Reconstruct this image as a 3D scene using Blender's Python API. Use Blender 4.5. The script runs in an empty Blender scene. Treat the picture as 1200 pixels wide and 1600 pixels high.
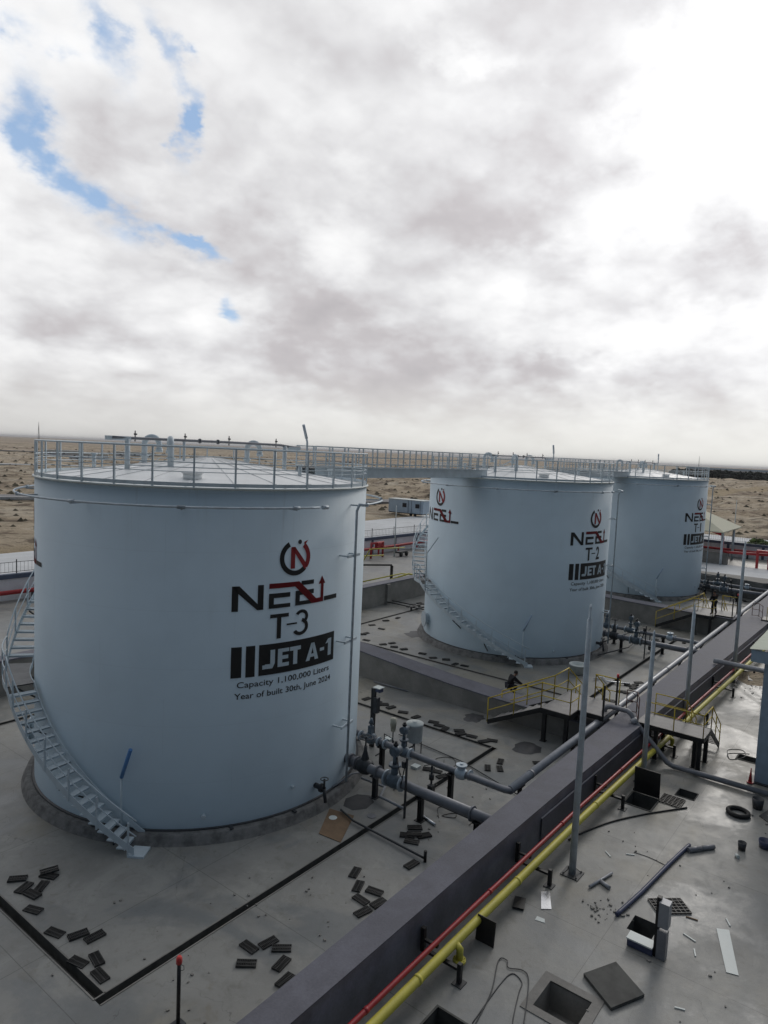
import bpy, bmesh, math, random
from mathutils import Vector, Matrix, noise
random.seed(7)
PI = math.pi
R_ = math.radians
S = bpy.context.scene

# ------------------------------------------------------------------ camera
cam_d = bpy.data.cameras.new('camera'); cam = bpy.data.objects.new('camera', cam_d)
S.collection.objects.link(cam); S.camera = cam
fw = Vector((0.789884, 0.607195, -0.086003)); rt = Vector((0.611832, -0.789813, 0.043085)); upv = Vector((0.041765, 0.086652, 0.995363))
cm = Matrix((rt, upv, -fw)).transposed().to_4x4(); cm.translation = Vector((-16.8703, -21.4339, 12.2472))
cam.matrix_world = cm
cam_d.sensor_fit = 'VERTICAL'; cam_d.sensor_height = 36.0; cam_d.lens = 36.0 * 1079.9 / 1600.0
cam_d.clip_start = 0.1; cam_d.clip_end = 60000

# ------------------------------------------------------------------ view
S.view_settings.view_transform = 'Standard'; S.view_settings.look = 'None'
S.view_settings.exposure = 0.0; S.view_settings.gamma = 1.0
S.render.resolution_x = 768; S.render.resolution_y = 1024
S.cycles.max_bounces = 6

# ------------------------------------------------------------------ sky
SUN_AZ, SUN_EL = 6.0, 27.0
W = bpy.data.worlds.new('World'); S.world = W; W.use_nodes = True
nt = W.node_tree; nt.nodes.clear()
class NB:
    def __init__(s, nt): s.nt = nt
    def n(s, t, **k):
        o = s.nt.nodes.new(t)
        for a, b in k.items(): setattr(o, a, b)
        return o
    def set(s, sock, v):
        if isinstance(v, (int, float, tuple, list)): sock.default_value = v
        else: s.nt.links.new(v, sock)
    def m(s, op, a, b=None, c=None, clamp=False):
        o = s.n('ShaderNodeMath', operation=op); o.use_clamp = clamp
        s.set(o.inputs[0], a)
        if b is not None: s.set(o.inputs[1], b)
        if c is not None: s.set(o.inputs[2], c)
        return o.outputs[0]
    def mix(s, f, a, b):
        o = s.n('ShaderNodeMix', data_type='RGBA'); s.set(o.inputs[0], f); s.set(o.inputs[6], a); s.set(o.inputs[7], b); return o.outputs[2]
    def noise(s, vec, sc, det=6, rough=.55, dist=0):
        o = s.n('ShaderNodeTexNoise'); s.set(o.inputs['Vector'], vec); s.set(o.inputs['Scale'], sc)
        o.inputs['Detail'].default_value = det; o.inputs['Roughness'].default_value = rough; o.inputs['Distortion'].default_value = dist
        return o.outputs[0]
    def ramp(s, f, pts):
        o = s.n('ShaderNodeValToRGB'); s.set(o.inputs[0], f); e = o.color_ramp.elements
        while len(e) < len(pts): e.new(.5)
        for q, (p, c) in zip(e, pts): q.position = p; q.color = tuple(c) + (1,) if len(c) == 3 else c
        return o.outputs[0]
    def sstep(s, v, a, b):
        o = s.n('ShaderNodeMapRange', interpolation_type='SMOOTHSTEP'); s.set(o.inputs[0], v)
        o.inputs[1].default_value = a; o.inputs[2].default_value = b; return o.outputs[0]
b = NB(nt)
tc = b.n('ShaderNodeTexCoord').outputs['Generated']
sx = b.n('ShaderNodeSeparateXYZ'); nt.links.new(tc, sx.inputs[0]); X, Y, Z = sx.outputs
hl = b.m('SQRT', b.m('ADD', b.m('MULTIPLY', X, X), b.m('MULTIPLY', Y, Y)))
az = b.m('ARCTAN2', Y, X); el = b.m('ARCTAN2', Z, hl)
den = b.m('ADD', b.m('MAXIMUM', Z, 0.0), 0.40)
cq = b.n('ShaderNodeCombineXYZ'); b.set(cq.inputs[0], b.m('DIVIDE', X, den)); b.set(cq.inputs[1], b.m('DIVIDE', Y, den))
q = cq.outputs[0]
n1 = b.noise(q, 3.4, 6, .5, .15); n2 = b.noise(q, 9.0, 7, .52, .1); n4 = b.noise(q, 5.2, 4, .45, .1); n5 = b.noise(q, 3.2, 5, .5, .0); n6 = b.noise(q, 7.0, 5, .5, .0); n3 = b.noise(q, 0.55, 4, .5)
nd = b.n('ShaderNodeTexNoise'); b.set(nd.inputs['Vector'], q); nd.inputs['Scale'].default_value = 5.0; nd.inputs['Detail'].default_value = 7; nd.inputs['Roughness'].default_value = .62
sd = b.n('ShaderNodeSeparateColor'); nt.links.new(nd.outputs['Color'], sd.inputs[0])
elk = b.m('MULTIPLY_ADD', el, .55, .06)
azd = b.m('ADD', az, b.m('MULTIPLY', b.m('SUBTRACT', sd.outputs[0], .5), b.m('MULTIPLY', elk, 1.5)))
eld = b.m('ADD', el, b.m('MULTIPLY', b.m('SUBTRACT', sd.outputs[1], .5), b.m('MULTIPLY', elk, 1.1)))
azg = b.m('ADD', az, b.m('MULTIPLY', b.m('SUBTRACT', sd.outputs[0], .5), b.m('MULTIPLY', elk, .65)))
elg = b.m('ADD', el, b.m('MULTIPLY', b.m('SUBTRACT', sd.outputs[1], .5), b.m('MULTIPLY', elk, .5)))
def blobs(lst, gapm=False):
    tot = None
    A_, E_ = (azg, elg) if gapm else (azd, eld)
    for t in lst:
        a0, e0, sa, se, an = t[:5]; amp = t[5] if len(t) > 5 else 1.0
        c, s_ = math.cos(R_(an)), math.sin(R_(an))
        da = b.m('SUBTRACT', A_, a0); de = b.m('SUBTRACT', E_, e0)
        u = b.m('ADD', b.m('MULTIPLY', da, c / sa), b.m('MULTIPLY', de, s_ / sa))
        v = b.m('ADD', b.m('MULTIPLY', da, -s_ / se), b.m('MULTIPLY', de, c / se))
        g = b.m('MULTIPLY', b.m('POWER', math.e, b.m('MULTIPLY', b.m('ADD', b.m('MULTIPLY', u, u), b.m('MULTIPLY', v, v)), -.7)), amp)
        tot = g if tot is None else b.m('ADD', tot, g)
    return tot
CL = [(0.821, 0.21, 0.176, 0.056, 38, -0.3), (0.628, 0.134, 0.167, 0.051, 12, -0.28), (1.054, 0.171, 0.12, 0.037, 14, -0.16), (0.474, 0.386, 0.074, 0.083, 0, -0.17), (0.546, 0.288, 0.12, 0.046, -10, -0.18), (0.208, 0.246, 0.079, 0.044, -20, -0.25), (0.4, 0.503, 0.074, 0.074, 0, -0.14), (0.603, 0.494, 0.157, 0.028, 8, -0.13), (0.413, 0.113, 0.111, 0.017, 0, -0.22), (0.344, 0.088, 0.13, 0.013, 0, -0.14), (0.785, 0.435, 0.083, 0.056, 20, -0.12), (0.992, 0.295, 0.074, 0.056, 20, -0.08), (1.091, 0.07, 0.148, 0.015, 0, -0.12), (0.674, 0.324, 0.065, 0.056, 0, -0.1), (0.402, 0.206, 0.056, 0.037, 0, -0.08), (0.699, 0.077, 0.167, 0.019, 5, -0.14), (0.24, 0.37, 0.102, 0.083, 0, 0.3), (0.238, 0.502, 0.065, 0.056, 0, 0.25), (0.447, 0.239, 0.083, 0.032, 10, 0.2), (1.114, 0.29, 0.12, 0.042, 32, 0.12), (0.792, 0.403, 0.056, 0.037, 30, 0.14), (0.855, 0.156, 0.074, 0.032, 0, 0.14), (0.317, 0.172, 0.148, 0.028, 0, 0.15), (0.579, 0.522, 0.074, 0.028, 0, 0.2), (0.745, 0.312, 0.046, 0.046, 40, 0.12), (0.973, 0.113, 0.102, 0.02, 0, 0.08), (1.063, 0.396, 0.056, 0.046, 0, 0.08)]
GP = [(1.128, 0.37, 0.022, 0.051, -20), (1.085, 0.31, 0.069, 0.019, 38), (1.016, 0.288, 0.056, 0.013, 25), (0.967, 0.268, 0.037, 0.008, 25), (1.05, 0.481, 0.019, 0.046, -18), (0.969, 0.446, 0.013, 0.056, -14), (0.953, 0.398, 0.009, 0.028, 0), (0.926, 0.255, 0.026, 0.006, 20), (1.131, 0.463, 0.037, 0.011, 10), (0.885, 0.183, 0.009, 0.013, 0)]
br = b.m('ADD', .785, b.m('MULTIPLY', blobs(CL), .95))
br = b.m('ADD', br, b.m('MULTIPLY', b.m('SUBTRACT', b.sstep(n1, .34, .66), .5), .22))
br = b.m('ADD', br, b.m('MULTIPLY', b.m('SUBTRACT', b.sstep(n4, .38, .60), .5), .14))
br = b.m('ADD', br, b.m('MULTIPLY', b.m('SUBTRACT', n2, .5), .34))
br = b.m('ADD', br, b.m('MULTIPLY', b.m('ABSOLUTE', b.m('SUBTRACT', n5, .5)), 1.1))
br = b.m('ADD', br, b.m('MULTIPLY', b.m('ABSOLUTE', b.m('SUBTRACT', n6, .5)), .6))
cloud = b.ramp(b.m('MULTIPLY', br, .8), [(0.0, (.42, .40, .42)), (.42, (.585, .56, .575)), (.60, (.73, .725, .74)), (.76, (.87, .87, .88)), (1.0, (1.04, 1.04, 1.04))])
sky = b.n('ShaderNodeTexSky', sky_type='NISHITA'); sky.sun_disc = False
sky.sun_elevation = R_(SUN_EL); sky.sun_rotation = R_(90 - SUN_AZ); sky.air_density = 1.0; sky.dust_density = .6
skyc = b.n('ShaderNodeVectorMath', operation='SCALE'); nt.links.new(sky.outputs[0], skyc.inputs[0]); skyc.inputs['Scale'].default_value = .10
bl = b.mix(.6, skyc.outputs[0], (.32, .53, .86, 1))
gap = b.sstep(b.m('MULTIPLY', blobs(GP, True), b.m('MULTIPLY_ADD', b.sstep(b.m('ADD', b.m('MULTIPLY', n2, .6), b.m('MULTIPLY', n6, .4)), .34, .62), 1.5, .12)), .04, 1.45)
col = b.mix(b.m('MULTIPLY', gap, .90), cloud, bl)
# haze band over the horizon, whiter towards the sun
sunv = (math.cos(R_(SUN_EL)) * math.cos(R_(SUN_AZ)), math.cos(R_(SUN_EL)) * math.sin(R_(SUN_AZ)), math.sin(R_(SUN_EL)))
dp = b.n('ShaderNodeVectorMath', operation='DOT_PRODUCT'); nt.links.new(tc, dp.inputs[0]); dp.inputs[1].default_value = sunv
cs = dp.outputs['Value']
hz = b.mix(b.sstep(cs, .45, .93), (.68, .67, .645, 1), (.88, .87, .82, 1))
col = b.mix(b.m('MULTIPLY', b.m('SUBTRACT', 1, b.sstep(el, .0, .13)), .85), col, hz)
# unseen sky dimmed behind the viewer to shade the tanks, brighter round the sun
lob = (math.cos(R_(30)) * math.cos(R_(46)), math.cos(R_(30)) * math.sin(R_(46)), math.sin(R_(30)))    # added bright lobe, set away from the sun to lighten the tanks' left
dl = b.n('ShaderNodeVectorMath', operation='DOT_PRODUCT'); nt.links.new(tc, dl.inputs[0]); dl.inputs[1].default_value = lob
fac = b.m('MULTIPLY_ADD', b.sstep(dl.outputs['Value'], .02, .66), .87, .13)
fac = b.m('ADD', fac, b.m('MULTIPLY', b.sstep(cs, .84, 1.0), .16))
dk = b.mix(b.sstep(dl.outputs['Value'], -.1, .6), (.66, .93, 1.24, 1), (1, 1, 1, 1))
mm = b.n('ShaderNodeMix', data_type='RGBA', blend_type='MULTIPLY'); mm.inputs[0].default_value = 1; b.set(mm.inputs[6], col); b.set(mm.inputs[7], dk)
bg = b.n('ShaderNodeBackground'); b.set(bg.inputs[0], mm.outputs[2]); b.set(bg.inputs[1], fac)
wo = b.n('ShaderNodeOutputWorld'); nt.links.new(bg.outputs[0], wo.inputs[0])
W.cycles.sampling_method = 'MANUAL'; W.cycles.sample_map_resolution = 512
# ------------------------------------------------------------------ sun (behind cloud)
sl = bpy.data.lights.new('sun', 'SUN'); sl.energy = 0.6; sl.angle = R_(16); sl.color = (1, .95, .88)
so = bpy.data.objects.new('sun', sl); S.collection.objects.link(so)
so.rotation_euler = Vector(sunv).to_track_quat('Z', 'Y').to_euler()

# ------------------------------------------------------------------ materials
def mat(name, col, rough=.6, metal=0.0, var=.12, vs=2.0, bump=0.0, bs=30, fine=0.0, spec=.5, stain=None, obj=True):
    m = bpy.data.materials.new(name); m.use_nodes = True; t = m.node_tree; k = NB(t)
    p = t.nodes['Principled BSDF']
    tcn = k.n('ShaderNodeTexCoord'); g = k.n('ShaderNodeNewGeometry'); v = g.outputs['Position'] if not obj else tcn.outputs['Object']
    nz = k.noise(v, vs, 6, .6)
    f = k.sstep(nz, .3, .7)
    lo = tuple(c * (1 - var) for c in col) + (1,); hi = tuple(min(1, c * (1 + var)) for c in col) + (1,)
    c = k.mix(f, lo, hi)
    if fine:
        fz = k.noise(v, vs * 14, 4, .7); c2 = k.n('ShaderNodeMix', data_type='RGBA', blend_type='MULTIPLY'); c2.inputs[0].default_value = 1
        k.set(c2.inputs[6], c); k.set(c2.inputs[7], k.ramp(fz, [(0.25, (1 - fine,) * 3), (.75, (1 + fine * .6,) * 3)])); c = c2.outputs[2]
    if stain:
        sc, s, th, scale = stain
        sz = k.noise(v, scale, 8, .65, .4)
        c = k.mix(k.m('MULTIPLY', k.sstep(sz, th, th + .14), s), c, tuple(sc) + (1,))
    k.set(p.inputs['Base Color'], c)
    k.set(p.inputs['Roughness'], k.m('MULTIPLY_ADD', nz, .2, rough - .1)); p.inputs['Metallic'].default_value = metal
    p.inputs['Specular IOR Level'].default_value = spec
    if bump:
        bn = k.n('ShaderNodeBump'); bn.inputs['Strength'].default_value = bump; bn.inputs['Distance'].default_value = .02
        k.set(bn.inputs['Height'], k.noise(v, bs, 5, .6)); k.set(p.inputs['Normal'], bn.outputs[0])
    return m

def concrete(name, col, joint=4.0, off=(0, 0), dirt=.5):
    m = bpy.data.materials.new(name); m.use_nodes = True; t = m.node_tree; k = NB(t); p = t.nodes['Principled BSDF']
    v = k.n('ShaderNodeNewGeometry').outputs['Position']
    a = k.noise(v, .35, 6, .6); c_ = k.noise(v, 1.9, 8, .65, .3); d = k.noise(v, 9, 6, .7); e_ = k.noise(v, .9, 9, .7, .8); tr = k.noise(v, 42, 3, .6)
    c = k.mix(k.sstep(a, .3, .72), tuple(x * .82 for x in col) + (1,), tuple(x * 1.12 for x in col) + (1,))
    c = k.mix(k.m('MULTIPLY', k.sstep(c_, .5, .78), dirt), c, (col[0] * .50, col[1] * .48, col[2] * .42, 1))
    c = k.mix(k.m('MULTIPLY', k.sstep(e_, .60, .74), dirt * .9), c, (col[0] * .62, col[1] * .52, col[2] * .36, 1))
    c = k.mix(k.m('MULTIPLY', k.sstep(d, .62, .72), .30), c, (col[0] * .36,) * 3 + (1,))
    c = k.mix(k.m('MULTIPLY', k.sstep(tr, .3, .8), .16), c, (col[0] * 1.35, col[1] * 1.35, col[2] * 1.35, 1))
    b2 = k.noise(v, .55, 8, .68, 1.2); b3 = k.noise(v, 3.4, 9, .75, .6); b4 = k.noise(v, .16, 5, .6, .5)
    c = k.mix(k.m('MULTIPLY', k.sstep(b2, .50, .64), .45), c, (min(1, col[0] * 1.38), min(1, col[1] * 1.38), min(1, col[2] * 1.36), 1))
    c = k.mix(k.m('MULTIPLY', k.sstep(b3, .54, .68), .48), c, (col[0] * .60, col[1] * .56, col[2] * .48, 1))
    c = k.mix(k.m('MULTIPLY', k.sstep(b4, .50, .62), .40), c, (col[0] * 1.05, col[1] * .93, col[2] * .70, 1))
    b5 = k.noise(v, .24, 7, .62, .9)     # patches of darker, bluish, smoother concrete
    c = k.mix(k.m('MULTIPLY', k.sstep(b5, .47, .60), .55), c, (col[0] * .58, col[1] * .64, col[2] * .72, 1))
    vo = k.n('ShaderNodeTexVoronoi', feature='DISTANCE_TO_EDGE'); vo.inputs['Scale'].default_value = .22
    wv = k.n('ShaderNodeTexNoise'); k.set(wv.inputs['Vector'], v); wv.inputs['Scale'].default_value = 1.4; wv.inputs['Detail'].default_value = 6
    va = k.n('ShaderNodeVectorMath', operation='MULTIPLY_ADD'); k.set(va.inputs[0], wv.outputs['Color']); va.inputs[1].default_value = (1.1, 1.1, 1.1); k.set(va.inputs[2], v); k.set(vo.inputs['Vector'], va.outputs[0])
    crk = k.m('MULTIPLY', k.m('LESS_THAN', vo.outputs['Distance'], .0016), k.sstep(b4, .44, .54))
    c = k.mix(k.m('MULTIPLY', crk, .55), c, tuple(x * .3 for x in col) + (1,))
    s = k.n('ShaderNodeSeparateXYZ'); k.set(s.inputs[0], v)
    jm = None
    for i in (0, 1):
        w = k.m('ADD', s.outputs[i], off[i]); fr = k.m('FRACT', k.m('DIVIDE', w, joint))
        dd = k.m('ABSOLUTE', k.m('SUBTRACT', fr, .5)); l = k.m('GREATER_THAN', dd, .5 - .009 / joint)
        jm = l if jm is None else k.m('MAXIMUM', jm, l)
    c = k.mix(k.m('MULTIPLY', jm, .7), c, tuple(x * .35 for x in col) + (1,))
    k.set(p.inputs['Base Color'], c); k.set(p.inputs['Roughness'], k.m('SUBTRACT', k.m('MULTIPLY_ADD', c_, -.4, .70), k.m('MULTIPLY', k.sstep(b5, .50, .60), .14)))
    bn = k.n('ShaderNodeBump'); bn.inputs['Strength'].default_value = .25; bn.inputs['Distance'].default_value = .02
    k.set(bn.inputs['Height'], k.m('ADD', d, k.m('MULTIPLY', tr, .5))); k.set(p.inputs['Normal'], bn.outputs[0])
    return m

def tank_paint(name, col):
    m = bpy.data.materials.new(name); m.use_nodes = True; t = m.node_tree; k = NB(t); p = t.nodes['Principled BSDF']
    v = k.n('ShaderNodeTexCoord').outputs['Object']
    s = k.n('ShaderNodeSeparateXYZ'); k.set(s.inputs[0], v)
    ang = k.m('MULTIPLY', k.m('ARCTAN2', s.outputs[1], s.outputs[0]), 6.0)
    cv = k.n('ShaderNodeCombineXYZ'); k.set(cv.inputs[0], k.m('MULTIPLY', ang, 1.6)); k.set(cv.inputs[1], k.m('MULTIPLY', s.outputs[2], .22))
    a = k.noise(v, .35, 5, .55); st = k.noise(cv.outputs[0], 1.0, 6, .6)
    c = k.mix(k.sstep(a, .3, .7), tuple(x * .95 for x in col) + (1,), tuple(x * 1.04 for x in col) + (1,))
    c = k.mix(k.m('MULTIPLY', k.sstep(st, .56, .78), .10), c, (col[0] * .62, col[1] * .60, col[2] * .52, 1))
    cv2 = k.n('ShaderNodeCombineXYZ'); k.set(cv2.inputs[0], k.m('MULTIPLY', ang, 5.0)); k.set(cv2.inputs[1], k.m('MULTIPLY', s.outputs[2], .12)); s2 = k.noise(cv2.outputs[0], 1.0, 5, .6)
    runm = k.m('MULTIPLY', k.sstep(s2, .60, .74), k.m('ADD', k.sstep(s.outputs[2], 7.5, 10.9), k.m('SUBTRACT', 1.0, k.sstep(s.outputs[2], .3, 1.6))))
    c = k.mix(k.m('MULTIPLY', runm, .22), c, (.26, .22, .17, 1))
    gr = k.noise(v, 5.0, 7, .7)
    c = k.mix(k.m('MULTIPLY', k.sstep(gr, .64, .76), .12), c, (.30, .28, .24, 1))
    # weld seams between the steel courses: fine ridges
    wz = k.m('ABSOLUTE', k.m('SUBTRACT', k.m('FRACT', k.m('DIVIDE', s.outputs[2], 1.8)), .5)); hs = k.sstep(wz, .4955, .4995)
    row = k.m('FLOOR', k.m('DIVIDE', k.m('SUBTRACT', s.outputs[2], .9), 1.8))
    wx = k.m('ABSOLUTE', k.m('SUBTRACT', k.m('FRACT', k.m('DIVIDE', k.m('ADD', ang, k.m('MULTIPLY', row, 2.1)), 6.2832)), .5)); vsn = k.sstep(wx, .4985, .4999)
    seam = k.m('MAXIMUM', hs, vsn)
    c = k.mix(k.m('MULTIPLY', seam, .22), c, tuple(x * .55 for x in col) + (1,))
    k.set(p.inputs['Base Color'], c); k.set(p.inputs['Roughness'], k.m('MULTIPLY_ADD', a, .2, .48)); p.inputs['Specular IOR Level'].default_value = .3
    bn = k.n('ShaderNodeBump'); bn.inputs['Strength'].default_value = .35; bn.inputs['Distance'].default_value = .03
    k.set(bn.inputs['Height'], k.m('ADD', k.m('MULTIPLY', seam, .25), k.m('MULTIPLY', k.noise(v, .8, 3, .5), .8))); k.set(p.inputs['Normal'], bn.outputs[0])
    return m

M = {}
M['white'] = tank_paint('tank_paint', (.63, .735, .80))
M['wpaint'] = mat('white_metal_paint', (.60, .67, .71), .5, 0, .08)
M['roof'] = mat('roof_paint', (.80, .81, .81), .45, 0, .07, 1.0, 0, 30, .05, stain=((.40, .38, .34), .25, .6, 2.5))
M['floor'] = concrete('pen_concrete', (.235, .232, .218), 5.0, (-.2, 1.0), .55)
M['found'] = mat('foundation_concrete', (.18, .175, .168), .9, 0, .35, 3, .5, 20, .2)
M['bund'] = mat('bund_coating', (.125, .125, .150), .72, 0, .16, 1.2, .35, 18, .18, stain=((.085, .085, .10), .5, .56, 3.0), obj=False)
M['conc2'] = mat('wall_concrete', (.22, .21, .195), .85, 0, .18, 1.0, .3, 12, .12, stain=((.18, .165, .14), .5, .55, 1.6), obj=False)
M['iron'] = mat('cast_iron', (.045, .044, .043), .55, .3, .35, 6, .4, 40, .2)
M['black'] = mat('black_steel', (.012, .012, .013), .5, 0, .3, 4)
M['dark'] = mat('dark_steel', (.05, .052, .056), .5, .2, .25, 4)
M['galv'] = mat('galvanised_steel', (.52, .58, .63), .5, .3, .14, 3, .1, 30, .1)
M['pipe'] = mat('grey_pipe_paint', (.20, .205, .225), .42, .25, .12, 3, .12, 30, .1, stain=((.12, .11, .10), .4, .6, 5))
M['wpipe'] = mat('light_pipe_paint', (.31, .32, .345), .42, .2, .12, 3, .1, 30, .1, stain=((.25, .24, .22), .4, .6, 4))
M['valve'] = mat('valve_blue_grey', (.13, .16, .19), .45, .2, .25, 6)
M['yellow'] = mat('yellow_pipe_paint', (.53, .475, .07), .5, 0, .10, 2, .1, 25, .12, stain=((.24, .22, .08), .5, .6, 4))
M['yrail'] = mat('yellow_rail_paint', (.52, .38, .02), .5, 0, .15, 3)
M['red'] = mat('red_pipe_paint', (.32, .018, .024), .42, 0, .12, 3)
M['redframe'] = mat('red_frame_paint', (.42, .03, .035), .5, 0, .15, 3)
M['logor'] = mat('logo_red', (.33, .018, .025), .5, 0, .06)
M['logok'] = mat('logo_black', (.010, .011, .012), .5, 0, .2)
M['logow'] = mat('logo_white', (.60, .70, .76), .5, 0, .05)
M['pale'] = mat('pale_metal', (.62, .66, .64), .45, 0, .06)
M['shiny'] = mat('shiny_steel', (.65, .66, .68), .28, .8, .1)
M['card'] = mat('cardboard', (.19, .125, .075), .9, 0, .15, 3)
M['rubber'] = mat('black_rubber', (.018, .018, .018), .8, 0, .3)
M['bluep'] = mat('navy_plastic_pipe', (.045, .055, .11), .45, 0, .15)
M['skin'] = mat('skin', (.24, .13, .085), .6, 0, .05)
M['cloth'] = mat('dark_clothing', (.010, .010, .013), .9, 0, .3)
M['clothb'] = mat('navy_clothing', (.014, .016, .026), .9, 0, .3)
M['hair'] = mat('black_hair', (.012, .010, .009), .8, 0, .3)
M['cream'] = mat('cream_paint', (.55, .52, .42), .6, 0, .1)
M['deck'] = mat('platform_plate', (.26, .25, .245), .6, .1, .15, 3, .3, 60, .15)
M['perim'] = mat('perimeter_render', (.82, .82, .84), .9, 0, .08, .6, 0, 20, .06, obj=False)
M['cope'] = mat('blue_grey_coping', (.10, .125, .18), .8, 0, .1, obj=False)
M['road'] = mat('pale_road', (.60, .61, .62), .9, 0, .10, .2, 0, 20, .08, stain=((.45, .44, .42), .5, .55, .25), obj=False)
M['asph'] = mat('grey_asphalt', (.24, .23, .23), .9, 0, .1, .1, obj=False)
M['canopy'] = mat('beige_canopy', (.62, .60, .46), .8, 0, .04)
M['cabin'] = mat('cabin_blue_grey', (.46, .56, .66), .6, 0, .06)
M['glass'] = mat('dark_glass', (.02, .025, .035), .15, 0, .1)
M['leaf'] = mat('dark_foliage', (.028, .036, .026), .9, 0, .4, .3, obj=False)
M['leafg'] = mat('green_foliage', (.10, .14, .04), .9, 0, .4, 2.0, obj=False)
M['shed'] = mat('shelter_steel', (.29, .38, .47), .5, .1, .12, 2)
M['roofcor'] = mat('corrugated_roof', (.50, .54, .44), .5, .1, .08, 2)
M['capred'] = mat('red_cap', (.62, .05, .045), .5, 0, .1)

def desert_mat():
    m = bpy.data.materials.new('desert_sand'); m.use_nodes = True; t = m.node_tree; k = NB(t); p = t.nodes['Principled BSDF']
    v = k.n('ShaderNodeNewGeometry').outputs['Position']
    a = k.noise(v, .012, 6, .6, .3); c_ = k.noise(v, .11, 8, .7, .4); d = k.noise(v, .9, 6, .7); e_ = k.noise(v, .0016, 5, .6); h_ = k.noise(v, .035, 7, .65, .2)
    c = k.mix(k.sstep(a, .34, .64), (.42, .335, .24, 1), (.60, .50, .37, 1))
    r1 = k.noise(v, .13, 9, .68, .5); r2 = k.noise(v, .34, 8, .7, .6)
    mp = k.n('ShaderNodeMapping'); k.set(mp.inputs[0], v); mp.inputs['Rotation'].default_value = (0, 0, R_(33)); mp.inputs['Scale'].default_value = (.014, .0014, 1)
    r3 = k.noise(mp.outputs[0], 1.0, 7, .65, .3)
    c = k.mix(k.m('MULTIPLY', k.sstep(h_, .50, .62), .6), c, (.68, .60, .48, 1))
    c = k.mix(k.m('MULTIPLY', k.sstep(r1, .50, .60), .72), c, (.115, .085, .062, 1))
    c = k.mix(k.m('MULTIPLY', k.sstep(r2, .54, .62), .55), c, (.15, .115, .085, 1))
    c = k.mix(k.m('MULTIPLY', k.sstep(c_, .54, .62), .5), c, (.70, .62, .50, 1))
    c = k.mix(k.m('MULTIPLY', k.sstep(r3, .50, .58), .5), c, (.20, .15, .115, 1))
    c = k.mix(k.m('MULTIPLY', k.sstep(e_, .48, .62), .35), c, (.40, .31, .26, 1))
    sy = k.n('ShaderNodeSeparateXYZ'); k.set(sy.inputs[0], v); ns = k.m('ADD', sy.outputs[1], k.m('MULTIPLY', c_, 9))
    bare = k.m('MULTIPLY', k.sstep(ns, 46, 50), k.m('SUBTRACT', 1.0, k.sstep(ns, 60, 66)))
    c = k.mix(k.m('MULTIPLY', bare, .85), c, (.44, .345, .225, 1))
    k.set(p.inputs['Base Color'], c); p.inputs['Roughness'].default_value = .95; p.inputs['Specular IOR Level'].default_value = .1
    bn = k.n('ShaderNodeBump'); bn.inputs['Strength'].default_value = 1.0; bn.inputs['Distance'].default_value = 1.2
    k.set(bn.inputs['Height'], k.m('ADD', k.m('MULTIPLY', r1, 2.0), r2)); k.set(p.inputs['Normal'], bn.outputs[0])
    return m
M['sand'] = desert_mat()

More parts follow.
